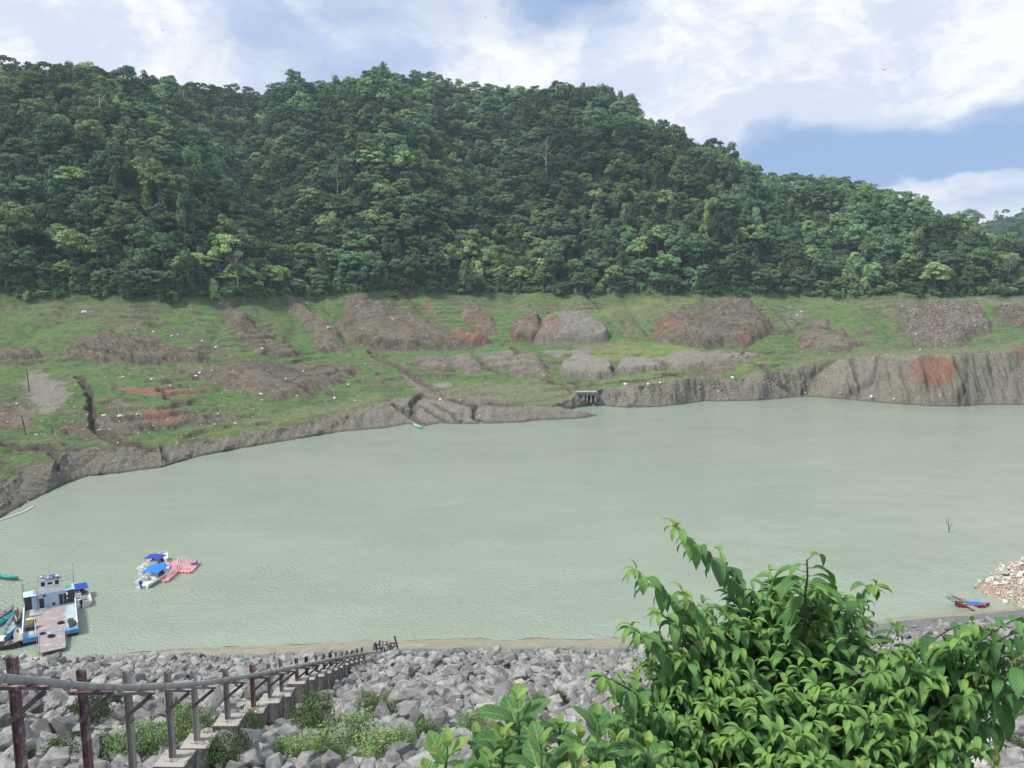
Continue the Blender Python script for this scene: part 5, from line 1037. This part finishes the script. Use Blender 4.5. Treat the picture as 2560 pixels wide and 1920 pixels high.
# boulders and stones on the far bank
ST = [(210, 781), (725, 781), (383, 830), (505, 853), (490, 941), (758, 929), (715, 949), (653, 988), (743, 992), (187, 1019), (260, 1041), (344, 1040), (20, 1056), (43, 1011), (249, 1075), (91, 1090), (836, 997), (72, 1260), (889, 1003), (871, 962), (1563, 962), (1483, 1030), (1993, 789), (2003, 781), (1979, 803), (2178, 992),
      (430, 842), (445, 838), (540, 868), (640, 862), (655, 872), (300, 945), (240, 948), (262, 945), (380, 950), (300, 1045), (420, 1050), (590, 1060), (700, 1085), (470, 1135), (360, 1150), (820, 820), (1620, 960), (1650, 958), (1830, 945), (2235, 1000), (2100, 985), (1200, 1040), (1100, 1000), (1150, 1002), (2300, 875), (1440, 1040)]
SM = [rock_mesh('stone', 900 + i, m_white, .7, 14) for i in range(5)]; stp = []
for k, (x, y) in enumerate(ST):
    p = hit3(x, y); o = link('bank_stone', SM[k % 5]); s_ = rnd.uniform(.7, 1.5) * p.y / 300 * 1.2; o.location = p + Vector((0, 0, s_ * .1)); o.scale = (s_, s_, s_); o.rotation_euler = (rnd.uniform(-.5, .5), 0, rnd.uniform(0, 6))
    z_ = 'on the left shore slope' if x < 900 else ('on the collapsed central bank' if x < 1300 else 'on the right-hand bank'); tag(o, f'pale boulder {z_} across the water', 'boulder', f'pale boulders {z_}'); stp.append(o)
pts = []; rr = random.Random(3)
while len(pts) < 1500:
    x = rr.uniform(-40, 2600); y = rr.uniform(760, 1290); g = (.55 if x < 700 and 1000 < y < 1110 else 0) + (.4 if 300 < x < 860 and 920 < y < 1000 else 0)
    p = hit3(x, y)
    c_ = int(np.clip(np.searchsorted(A, p.x / p.y), 0, nc - 1)); r_ = int(np.argmin(np.abs(GYc[c_] - p.y))); sl_ = M['soil'][c_, r_]; gs = GS[c_, r_]
    if p.z < .3 or gs > 4: continue
    if rr.random() < .012 + .26 * sl_ * (1 if gs > 2 else 1.1) + g: pts.append(p)
gn_scatter('bank_gravel', pts, [(rr.uniform(-1, 1), 0, rr.uniform(0, 6)) for _ in pts], [(s_, s_, s_ * .8) for s_ in [rr.lognormvariate(-1.15, .45) * p.y / 300 for p in pts]], stp[:5], 'loose stones strewn over the far bank', [rr.randrange(5) for _ in pts])
# pale rubble on the right-hand point
RM = [rock_mesh('rubble', 950 + i, m_pale, .75, 13) for i in range(6)]; pts = []; sc_ = []
for _ in range(6500):
    x = cR.x + rr.uniform(-24, 22); y = cR.y + rr.uniform(-18, 15); z = float(point_z(np.array([x]), np.array([y]))[0])
    if z < -.1: continue
    s_ = rr.lognormvariate(-.75, .55); pts.append((x, y, z + s_ * .15)); sc_.append(min(s_, 1.6))
big = sorted(range(len(pts)), key=lambda i: -sc_[i])[:40]; bs = set(big); prr = []
for k, i in enumerate(big):
    o = link('rubble_block', RM[k % 6]); o.location = pts[i]; s_ = sc_[i] * 1.15; o.scale = (s_, s_, s_); o.rotation_euler = (rr.uniform(-.6, .6), rr.uniform(-.6, .6), rr.uniform(0, 6)); tag(o, 'cream-white rubble block on the stony point at the right edge', 'boulder', 'cream blocks on the right-hand point'); prr.append(o)
rs_ = [i for i in range(len(pts)) if i not in bs]
gn_scatter('rubble', [pts[i] for i in rs_], [(rr.uniform(-1, 1), rr.uniform(-1, 1), rr.uniform(0, 6)) for _ in rs_], [(sc_[i] * q_, sc_[i] * q_, sc_[i] * q_ * .8) for i, q_ in [(i, rr.uniform(.8, 1.1)) for i in rs_]], prr[:6], 'cream-white rubble covering the point at the right edge', [rr.randrange(6) for _ in rs_])
# birds
m_bird = simple('dark_feathers', (.03, .03, .035), .9)
for (x, y, D_, s_, a_, lb) in [(407, 76, 150, .9, .5, 'small dark bird high at upper left'), (2211, 175, 150, 1.1, .1, 'small dark bird gliding at upper right'), (1215, 44, 170, .8, .9, 'tiny bird above the central ridge'), (1892, 448, 260, .9, -.3, 'tiny bird above the right-hand ridge'), (707, 178, 220, .8, .2, 'tiny bird above the left-hand ridge')]:
    p = at(x, y, Y=D_); tt = thing('bird', lb, 'bird', p, a_); tt.scale = (s_,) * 3; mb = MB(); mb.tube([(0, -.22, 0), (0, -.12, .01), (0, .05, 0), (0, .17, .01), (0, .22, .02)], [.01, .045, .06, .035, .01], 7); mb.add([(-.05, -.2, .01), (.05, -.2, .01), (.07, -.36, .0), (-.07, -.36, 0)], [(0, 1, 2, 3)])
    mb.build('body', m_bird, tt, True)
    for sx in (-1, 1): MB().add([(sx * .03, .08, .02), (sx * .03, -.08, .02), (sx * .28, -.07, .12), (sx * .30, .07, .12), (sx * .52, -.10, .06), (sx * .5, -.04, .07)], [(0, 1, 2, 3), (3, 2, 4, 5)]).build('wing', m_bird, tt)

# ------------------------------------------------------------------ scrub among the rocks
m_scrub = leaf_mat('scrub_leaves', (.060, .110, .042), (.130, .205, .075), (.18, .26, .10), False); m_twig = simple('dry_twigs', (.24, .20, .17), .9)
def scrub_mesh(seed, n=2600):
    rs = np.random.RandomState(seed); C = []; N = []
    for i in range(34):
        a = rs.uniform(0, 6.28); q = math.sqrt(rs.uniform(0, 1)) * .8; h = (1 - q * q * .75) * rs.uniform(.35, 1.0); c = np.array([q * math.cos(a), q * math.sin(a), h * .9]); k = n // 34
        C.append(c + rs.normal(0, 1, (k, 3)) * [.13, .13, .12]); N.append(rs.normal(size=(k, 3)) + [0, 0, .9])
    C = np.concatenate(C); return cards(C, np.concatenate(N), rs.uniform(.028, .062, len(C)), rs, 1.9)
SB = [np_mesh('foliage', *scrub_mesh(60 + i), [m_scrub]) for i in range(4)]
def twigs_mesh(seed, n=16, spread=.8):
    r = random.Random(seed); mb = MB()
    for i in range(n):
        a = r.uniform(0, 6.28); q = r.uniform(.2, spread); e = Vector((q * math.cos(a), q * math.sin(a), r.uniform(.5, 1.1))); m_ = e * .5 + Vector((r.uniform(-.1, .1), r.uniform(-.1, .1), .05)); mb.tube([(0, 0, -.15), m_, e], [.012, .008, .004], 4)
        for _ in range(2): mb.tube([m_, m_ + Vector((r.uniform(-.3, .3), r.uniform(-.3, .3), r.uniform(.1, .4)))], [.006, .003], 3)
    return mb.mesh('stems', m_twig)
TW = [twigs_mesh(70 + i) for i in range(3)]
for k, (x, y, rx, ry) in enumerate([(235, 1795, 46, 40), (290, 1765, 20, 28), (190, 1835, 20, 16), (150, 1905, 40, 34), (280, 1893, 55, 34), (450, 1850, 55, 45), (365, 1876, 55, 40), (490, 1822, 45, 35), (628, 1832, 28, 38), (578, 1897, 50, 40), (780, 1812, 52, 44), (938, 1778, 42, 26), (744, 1893, 55, 30), (875, 1862, 80, 42), (946, 1884, 60, 30), (1005, 1872, 40, 34), (820, 1900, 50, 30), (1175, 1830, 40, 28), (1344, 1770, 26, 22), (700, 1900, 34, 24), (560, 1855, 22, 18), (2545, 1800, 30, 20), (2540, 1880, 30, 24), (60, 1905, 30, 20), (1060, 1840, 40, 26), (1395, 1760, 20, 20)]):
    p = dam_hit(x, y + ry * .75); D_ = p.y / .93; s_ = rx / F * D_ * 1.35
    near_ = 'beside the pipe supports' if x < 620 else ('right of the concrete blocks' if x < 1100 else 'near the leafy plants')
    tt = thing('scrub_bush', f'low fine-leaved green bush growing between boulders {near_}', 'bush', p + Vector((0, 0, .12)), rr.uniform(0, 6), f'scrub bushes {near_}'); tt.scale = (s_, s_, ry / F * D_ * 2.6)
    link('foliage', SB[k % 4], tt); link('stems', TW[k % 3], tt)
for x, y, w_ in [(715, 1850, 40), (800, 1850, 30), (1020, 1900, 30), (660, 1822, 20)]:
    p = dam_hit(x, y); s_ = w_ / F * p.y * 1.3; o = link('dry_shrub', twigs_mesh(90 + x, 42, 1.0)); o.location = p; o.scale = (s_,) * 3; tag(o, 'leafless grey twiggy shrub among the boulders', 'shrub', 'leafless shrubs among the boulders')
# ------------------------------------------------------------------ big leaves in the foreground
def blade_mat(name, deep, mid, young, nveins, veincol, veinw=.05, gloss=.48):
    m, t = mat(name, gloss, .3); uv = t.n('ShaderNodeUVMap', {'uv_map': 'UVMap'}).outputs[0]; s_ = t.n('ShaderNodeSeparateXYZ', None, Vector=uv); s, v = s_.outputs[0], s_.outputs[1]
    a = t.n('ShaderNodeAttribute', {'attribute_name': 'leafc'}); sc = t.n('ShaderNodeSeparateColor', None, Color=a.outputs['Color']); yg, rv, ds = sc.outputs[0], sc.outputs[1], sc.outputs[2]
    av = t.math('ABSOLUTE', t.math('SUBTRACT', v, .5)); P_ = t.n('ShaderNodeTexCoord').outputs['Object']
    c = t.mix(rv, deep, mid); c = t.mix(t.math('MULTIPLY', t.step(t.noise(P_, 9, 4, .6), .4, .7), .35), c, mid); c = t.mix(yg, c, young)
    side = t.math('ABSOLUTE', t.math('SUBTRACT', t.math('FRACT', t.math('MULTIPLY', t.math('SUBTRACT', s, t.math('MULTIPLY', av, .42)), nveins)), .5))
    vein = t.math('MAXIMUM', t.step(av, veinw * .62, veinw * .2), t.math('MULTIPLY', t.step(side, veinw * 1.5, veinw * .3), .55))
    c = t.mix(vein, c, veincol)
    c = t.mix(t.math('MULTIPLY', t.math('MULTIPLY', ds, t.step(t.noise(P_, 22, 3, .6), .45, .6)), .9), c, (.42, .40, .12))
    setc(t, c); setbump(t, t.math('ADD', t.math('MULTIPLY', t.step(side, 0, .5), 1.0), t.math('MULTIPLY', vein, -.4)), .45, .004)
    tr_ = t.n('ShaderNodeBsdfTranslucent', None, Color=t.mix(.5, c, (.25, .42, .06))); mx = t.n('ShaderNodeMixShader', None, _0=.22, _1=t.b.outputs[0], _2=tr_.outputs[0])
    out = [n for n in t.t.nodes if n.type == 'OUTPUT_MATERIAL'][0]; t.t.links.new(mx.outputs[0], out.inputs[0]); return m
m_shrub = blade_mat('shrub_leaf', (.036, .115, .042), (.086, .225, .066), (.205, .37, .09), 9, (.15, .24, .085), .045)
m_broad = blade_mat('broad_leaf', (.038, .118, .040), (.085, .210, .062), (.25, .40, .08), 7, (.30, .42, .19), .040, .5)
class Leaves:
    def __init__(s, prof, nu=8): s.V = []; s.U = []; s.C = []; s.prof = prof; s.nu = nu; s.F = []; s.n = 0
    def add(s, p, d, nrm, L, W, droop, fold=.35, young=0, dis=0, wave=.03, petiole=.0, twist=0):
        nu = s.nu; d = Vector(d).normalized(); nrm = Vector(nrm); nrm = (nrm - d * nrm.dot(d)).normalized(); side = d.cross(nrm).normalized(); p = Vector(p); rv = rnd.random(); base = s.n
        if petiole: p = p + d * petiole
        down = Vector((0, 0, -1)); ph = rnd.uniform(0, 6)
        for i in range(nu):
            t = i / (nu - 1); w_ = W * .5 * s.prof(t)
            n_ = side.cross(d).normalized()
            if n_.dot(nrm) < 0: n_ = -n_
            for j in (-1, -.5, 0, .5, 1):
                off = side * (w_ * j) + n_ * (w_ * fold * (abs(j) if j else 0)) + n_ * (W * wave * math.sin(t * 11 + ph + j) * abs(j))
                s.V.append(p + off); s.C.append((young, rv, dis, 1))
            if i < nu - 1:
                for j in range(4):
                    a = base + i * 5 + j; s.F.append((a, a + 1, a + 6, a + 5)); t2 = (i + 1) / (nu - 1); s.U += [(t, j / 4), (t, (j + 1) / 4), (t2, (j + 1) / 4), (t2, j / 4)]
            p = p + d * (L / (nu - 1)); ax = d.cross(down)
            if ax.length > 1e-3: 
                R = Matrix.Rotation(min(droop / (nu - 1), d.angle(down)), 3, ax.normalized()); d = (R @ d).normalized(); side = (R @ side).normalized(); nrm = R @ nrm
            if twist: R = Matrix.Rotation(twist / (nu - 1), 3, d); side = R @ side; nrm = R @ nrm
        s.n += nu * 5
    def build(s, name, m, parent):
        me = np_mesh(name, [tuple(v) for v in s.V], s.F, [m], True, uv=s.U); vattr(me, 'leafc', s.C); return link(name, me, parent)
prof_sh = lambda t: max(.02, (math.sin(math.pi * min(1, t * 1.02) ** .82)) ** .85 * (1 - .45 * t ** 5)) if t < .86 else max(.01, .42 * ((1 - t) / .14) ** .8)
prof_br = lambda t: max(.03, math.sin(math.pi * t ** .92) ** .62) if t < .97 else .04
sh = Leaves(prof_sh); bw = MB(); rs2 = random.Random(21)
root = at(2040, 2330, Y=5.0); shr = thing('leafy_shrub', 'large leafy green shrub with drooping pointed leaves at lower right', 'shrub', (0, 0, 0)); 
def bez(a, b, c_, n=14): return [a * (1 - t) ** 2 + b * 2 * t * (1 - t) + c_ * t * t for t in [i / (n - 1) for i in range(n)]]
def leafy_twig(path, r0, Lf=.17, step=.040, frac=.0, yt=.5, narrow=.36, every=1.0, down=1.0):
    tot = sum((path[i + 1] - path[i]).length for i in range(len(path) - 1)); bw.tube(path, [r0 * (1 - .75 * i / (len(path) - 1)) for i in range(len(path))], 5)
    acc = 0; nxt = tot * frac; sd = 1; yv0 = rs2.random()
    for i in range(len(path) - 1):
        a, b = path[i], path[i + 1]; l = (b - a).length; d = (b - a).normalized()
        while nxt <= acc + l:
            t = nxt / tot; p = a.lerp(b, (nxt - acc) / l); s_ = d.cross(Vector((0, 0, 1))); s_ = s_.normalized() if s_.length > .1 else Vector((1, 0, 0)); s_ = (Matrix.Rotation(rs2.uniform(-.6, .6), 3, d) @ s_) * sd
            dd = (s_ * 1.0 + d * rs2.uniform(.25, .8) + Vector((0, 0, rs2.uniform(-.55, .15) * down))).normalized(); young = min(1, max(0, (t - .80) * 4) * yt + rs2.uniform(0, .16) + yv0 * .10); L = 1.08 * Lf * rs2.uniform(.72, 1.2) * (1 - .35 * max(0, t - .7) / .3)
            up = Vector((0, 0, 1)) + d * .3 + Vector((rs2.uniform(-.3, .3), rs2.uniform(-.3, .3), 0)); sh.add(p, dd, up, L, L * narrow * rs2.uniform(.85, 1.15), rs2.uniform(1.3, 2.3) * down, rs2.uniform(.12, .45), young, 1.0 if rs2.random() < .035 else 0, .03, .012, rs2.uniform(-.4, .4))
            sd = -sd; nxt += step * rs2.uniform(.75, 1.25) * every
        acc += l
    e = path[-1]; d = (path[-1] - path[-2]).normalized()
    for k in range(3):
        a_ = rs2.uniform(0, 6.28); o_ = d.orthogonal().normalized(); o_ = Matrix.Rotation(a_, 3, d) @ o_; L = Lf * rs2.uniform(.4, .75); sh.add(e, (d * .7 + o_ * .9 + Vector((0, 0, -.05))).normalized(), Vector((0, 0, 1)) + o_ * .1, L, L * .36, rs2.uniform(1.3, 2.2), .4, min(1, .45 + yt * rs2.uniform(.4, 1)), 0, .02)
def PX(x, y, Y): return at(x, y, Y=Y)
# leading shoots read off the outline
for pts, Y0, Y1, Lf in [([(1960, 1600), (1850, 1455), (1760, 1375), (1690, 1320)], 4.9, 4.6, .19), ([(1800, 1640), (1700, 1520), (1630, 1455), (1590, 1424)], 4.8, 4.5, .18), ([(2090, 1640), (2130, 1520), (2165, 1475), (2190, 1462)], 4.8, 4.5, .17), ([(1760, 1760), (1660, 1640), (1610, 1590), (1580, 1568)], 4.6, 4.3, .17),
                        ([(1700, 1820), (1600, 1740), (1540, 1705), (1508, 1690)], 4.4, 4.1, .16), ([(2200, 1720), (2300, 1620), (2380, 1570), (2430, 1555)], 4.7, 4.4, .19), ([(2320, 1740), (2440, 1610), (2520, 1555), (2590, 1540)], 4.7, 4.4, .19), ([(1900, 1600), (1860, 1500), (1820, 1420), (1800, 1380)], 4.9, 4.9, .15), ([(1960, 1640), (1950, 1520), (1940, 1460), (1925, 1430)], 4.9, 4.7, .17),
                        ([(2380, 1720), (2460, 1620), (2540, 1580), (2600, 1575)], 4.6, 4.3, .17), ([(1800, 1720), (1740, 1620), (1690, 1560), (1650, 1535)], 4.7, 4.4, .17), ([(2260, 1720), (2330, 1660), (2380, 1620), (2400, 1600)], 4.6, 4.3, .17), ([(2400, 1800), (2500, 1700), (2560, 1650), (2620, 1630)], 4.5, 4.2, .18), ([(1880, 1700), (1780, 1580), (1730, 1510), (1705, 1480)], 4.7, 4.4, .17)]:
    cps = [PX(x, y, Y0 + (Y1 - Y0) * i / 3) for i, (x, y) in enumerate(pts)]; path = []
    for i in range(3):
        for k in range(5): path.append(cps[i].lerp(cps[i + 1], k / 5))
    path.append(cps[-1]); path = [path[0]] + [(path[i - 1] + path[i] * 2 + path[i + 1]) / 4 for i in range(1, len(path) - 1)] + [path[-1]]
    leafy_twig(path, .008, Lf, .036, .15, .9)
# upright dark stem with long hanging leaves
p0 = PX(2006, 1720, 4.5); p1 = PX(2018, 1400, 4.45); stem = [p0.lerp(p1, k / 8) + Vector((.006 * math.sin(k * 2), 0, 0)) for k in range(9)]; bw.tube(stem, [.010 - .0006 * k for k in range(9)], 6)
for k in range(26):
    t = .25 + .75 * k / 25; p = p0.lerp(p1, t); sx = 1 if k % 2 else -1; dd = Vector((sx * rs2.uniform(.7, 1), rs2.uniform(-.7, .5), rs2.uniform(-.2, .45))); L = rs2.uniform(.20, .30) * (1 if t < .96 else .7); e = p + dd.normalized() * .03; bw.tube([p, e], [.003, .002], 4); sh.add(e, dd, (0, 0, 1), L, L * .34, rs2.uniform(1.7, 2.5), .4, rs2.uniform(0, .35) + (.4 if t > .95 else 0), 0, .03)
ENV = [(1540, 1990), (1500, 1900), (1545, 1800), (1530, 1740), (1590, 1640), (1640, 1550), (1740, 1500), (1840, 1465), (1960, 1450), (2060, 1455), (2150, 1490), (2215, 1555), (2290, 1590), (2400, 1575), (2520, 1580), (2640, 1590), (2680, 1700), (2560, 1700), (2520, 1760), (2500, 1900), (2510, 2000)]
cnt = 0
while cnt < 425:
    x = rs2.uniform(1490, 2690); y = rs2.uniform(1450, 2000)
    if not inside(x, y, ENV): continue
    cnt += 1; f_ = min(1, max(0, (y - 1480) / 440)); edge_ = min(1, abs(x - 2040) / 560); Yt = 4.75 - 1.05 * f_ ** .8 * (1 - .5 * edge_ ** 2) + rs2.uniform(-.05, .45) * rs2.random() * 1.6
    tip = PX(x, y, Yt); base = PX(2040 + (x - 2040) * .35, min(2250, y + rs2.uniform(160, 330)), Yt + rs2.uniform(.2, .55)); midp = (base + tip) / 2 + Vector(((tip.x - base.x) * .1, 0, rs2.uniform(.05, .16)))
    leafy_twig(bez(base, midp + Vector((0, 0, .05)), tip, 10), .0065, rs2.uniform(.12, .185), .044, .18, rs2.choice([.2, .5, .9, 1.0]))
# small-leaved lower left side
for _ in range(34):
    x = rs2.uniform(1470, 1760); y = rs2.uniform(1760, 1960); Yt = rs2.uniform(3.9, 4.4); tip = PX(x, y, Yt); base = PX(x + rs2.uniform(60, 180), y + rs2.uniform(60, 200), Yt + .3); leafy_twig(bez(base, (base + tip) / 2 + Vector((0, 0, .08)), tip, 8), .005, .085, .026, .1, .7, .5)
for k in range(9):
    e = PX(1700 + 90 * k + rs2.uniform(-30, 30), rs2.uniform(1760, 1900), 4.9 + rs2.uniform(-.2, .2)); bw.tube(bez(root + Vector((rs2.uniform(-.2, .2), rs2.uniform(-.1, .1), -.4)), (root + e) / 2 + Vector((0, 0, .25)), e, 9), [.03 - .0026 * i for i in range(9)], 7)
bw.tube([Vector((root.x, root.y, float(dam_z(root.x, root.y)) - .2)), root + Vector((0, 0, .1))], [.07, .045], 8)
m_stem = simple('green_brown_stem', (.045, .055, .03), .7, c2=(.09, .075, .05))
bw.build('branches', m_stem, shr, True); sh.build('foliage', m_shrub, shr); print('shrub leaves', sh.n // 40)

# broad-leaved plants
def broad_plant(hx, hy, Y, label, seed, nodes=5, Lf=.23, lean=(0, 0), extra=(), tipyoung=.8):
    r = random.Random(seed); lv = Leaves(prof_br, 9); top = PX(hx, hy, Y); z0 = top.z - 1.5; base = Vector((top.x + lean[0], top.y + lean[1], z0)); tt = thing('broad_leaved_plant', label, 'plant', base, 0, 'broad-leaved plants at the lower edge'); st_ = MB(); Lf *= .92; nodes += 3; P_ = [(base.lerp(top, k / 8)) for k in range(9)]
    st_.tube([p - base for p in P_], [.014 - .001 * k for k in range(9)], 7); a0 = r.uniform(0, 3.14)
    for n_ in range(nodes):
        p = top + (base - top).normalized() * (.010 + .058 * n_ ** 1.1); a0 += 1.57 + r.uniform(-.25, .25); sz = [.42, .7, .92, 1.0, 1.0, 1.0, .95][min(n_, 6)]
        for q in (0, 1):
            a = a0 + math.pi * q + r.uniform(-.15, .15); el = [1.2, .95, .75, .6, .5, .4, .3][min(n_, 6)] + r.uniform(-.12, .12); d = Vector((math.cos(a) * math.cos(el), math.sin(a) * math.cos(el), math.sin(el))); L = Lf * sz * r.uniform(.88, 1.12); pe = p - base; st_.tube([pe, pe + d * .022], [.004, .003], 5)
            lv.add(pe, d, Vector((-math.cos(a) * math.sin(el), -math.sin(a) * math.sin(el), math.cos(el))), L, L * r.uniform(.50, .58), r.uniform(.45, .95), r.uniform(.10, .26), max(0, tipyoung - .42 * n_) + r.uniform(0, .12), 1.0 if r.random() < .10 else 0, .035, .02, r.uniform(-.2, .2))
    st_.build('stem', m_stem2, tt, True); lv.build('leaves', m_broad, tt)
m_stem2 = simple('green_stem', (.07, .15, .05), .6)
for k, (x, y, Y, nd, Lf, lb) in enumerate([(1292, 1752, 3.7, 6, .24, 'broad-leaved plant standing tallest of its clump, left of the shrub'), (1494, 1800, 3.6, 6, .22, 'broad-leaved plant touching the shrub, with a lime young tip'), (1118, 1870, 3.5, 5, .23, 'broad-leaved plant at the left end of its clump'), (1352, 1862, 3.3, 5, .22, 'broad-leaved plant in front with one upright yellowish leaf'), (1225, 1905, 3.3, 5, .19, 'low broad-leaved plant between the left and the tallest one'),
                                           (1440, 1905, 3.3, 5, .20, 'low broad-leaved plant at the bottom edge below the lime tip'), (1575, 1905, 3.5, 5, .19, 'low broad-leaved plant under the left side of the shrub'), (1165, 1960, 3.1, 5, .20, 'cut-off broad-leaved plant at the bottom edge, left'), (1320, 1965, 3.1, 5, .20, 'cut-off broad-leaved plant at the bottom edge, middle'), (1660, 1960, 3.3, 5, .20, 'cut-off broad-leaved plant at the bottom edge under the shrub'), (1255, 1840, 3.55, 5, .20, 'broad-leaved plant just below left of the tallest one'), (1540, 1860, 3.8, 5, .20, 'broad-leaved plant half hidden behind the shrub at its left foot'), (1080, 1945, 3.25, 5, .20, 'low broad-leaved plant at the lower left corner of its clump'), (1190, 1850, 3.8, 5, .21, 'broad-leaved plant behind the left end plant'), (1390, 1945, 3.1, 5, .21, 'broad-leaved plant at the bottom edge, right of the cut-off middle one'), (1500, 1950, 3.2, 5, .21, 'broad-leaved plant at the bottom edge, left of the shrub foot'), (1620, 1870, 3.6, 5, .21, 'broad-leaved plant poking out of the lower left shrub'), (1260, 1990, 3.0, 5, .21, 'lowest broad-leaved plant, only its top leaves in view'), (1580, 1985, 3.1, 5, .21, 'low broad-leaved plant at the bottom edge below the shrub left side'), (1450, 1850, 3.7, 5, .21, 'broad-leaved plant between the lime-tipped one and the rear one'), (1330, 1800, 3.9, 5, .21, 'broad-leaved plant just behind the tallest of the clump'), (1035, 1990, 3.2, 4, .17, 'lone lime leaves poking up left of the broad-leaved clump'), (1400, 1820, 3.9, 5, .20, 'broad-leaved plant behind, between the tallest and the lime-tipped one')]):
    broad_plant(x, y, Y, lb, 30 + k, nd, Lf, (rs2.uniform(-.15, .15), rs2.uniform(-.1, .2)), tipyoung=rs2.choice([.5, .8, 1.0]))
# ------------------------------------------------------------------ the air between here and the hill
hm = bpy.data.materials.new('air'); hm.use_nodes = True; h_ = NT(hm.node_tree)
pv = h_.n('ShaderNodeVolumePrincipled', None, Color=(.66, .88, 1.0, 1), Density=.00015, Anisotropy=.0)
h_.n('ShaderNodeOutputMaterial', None, Volume=pv.outputs[0])
hz = MB().box((0, 590, 130), (3800, 1260, 280)).build('haze', hm); tag(hz, kind='stuff')
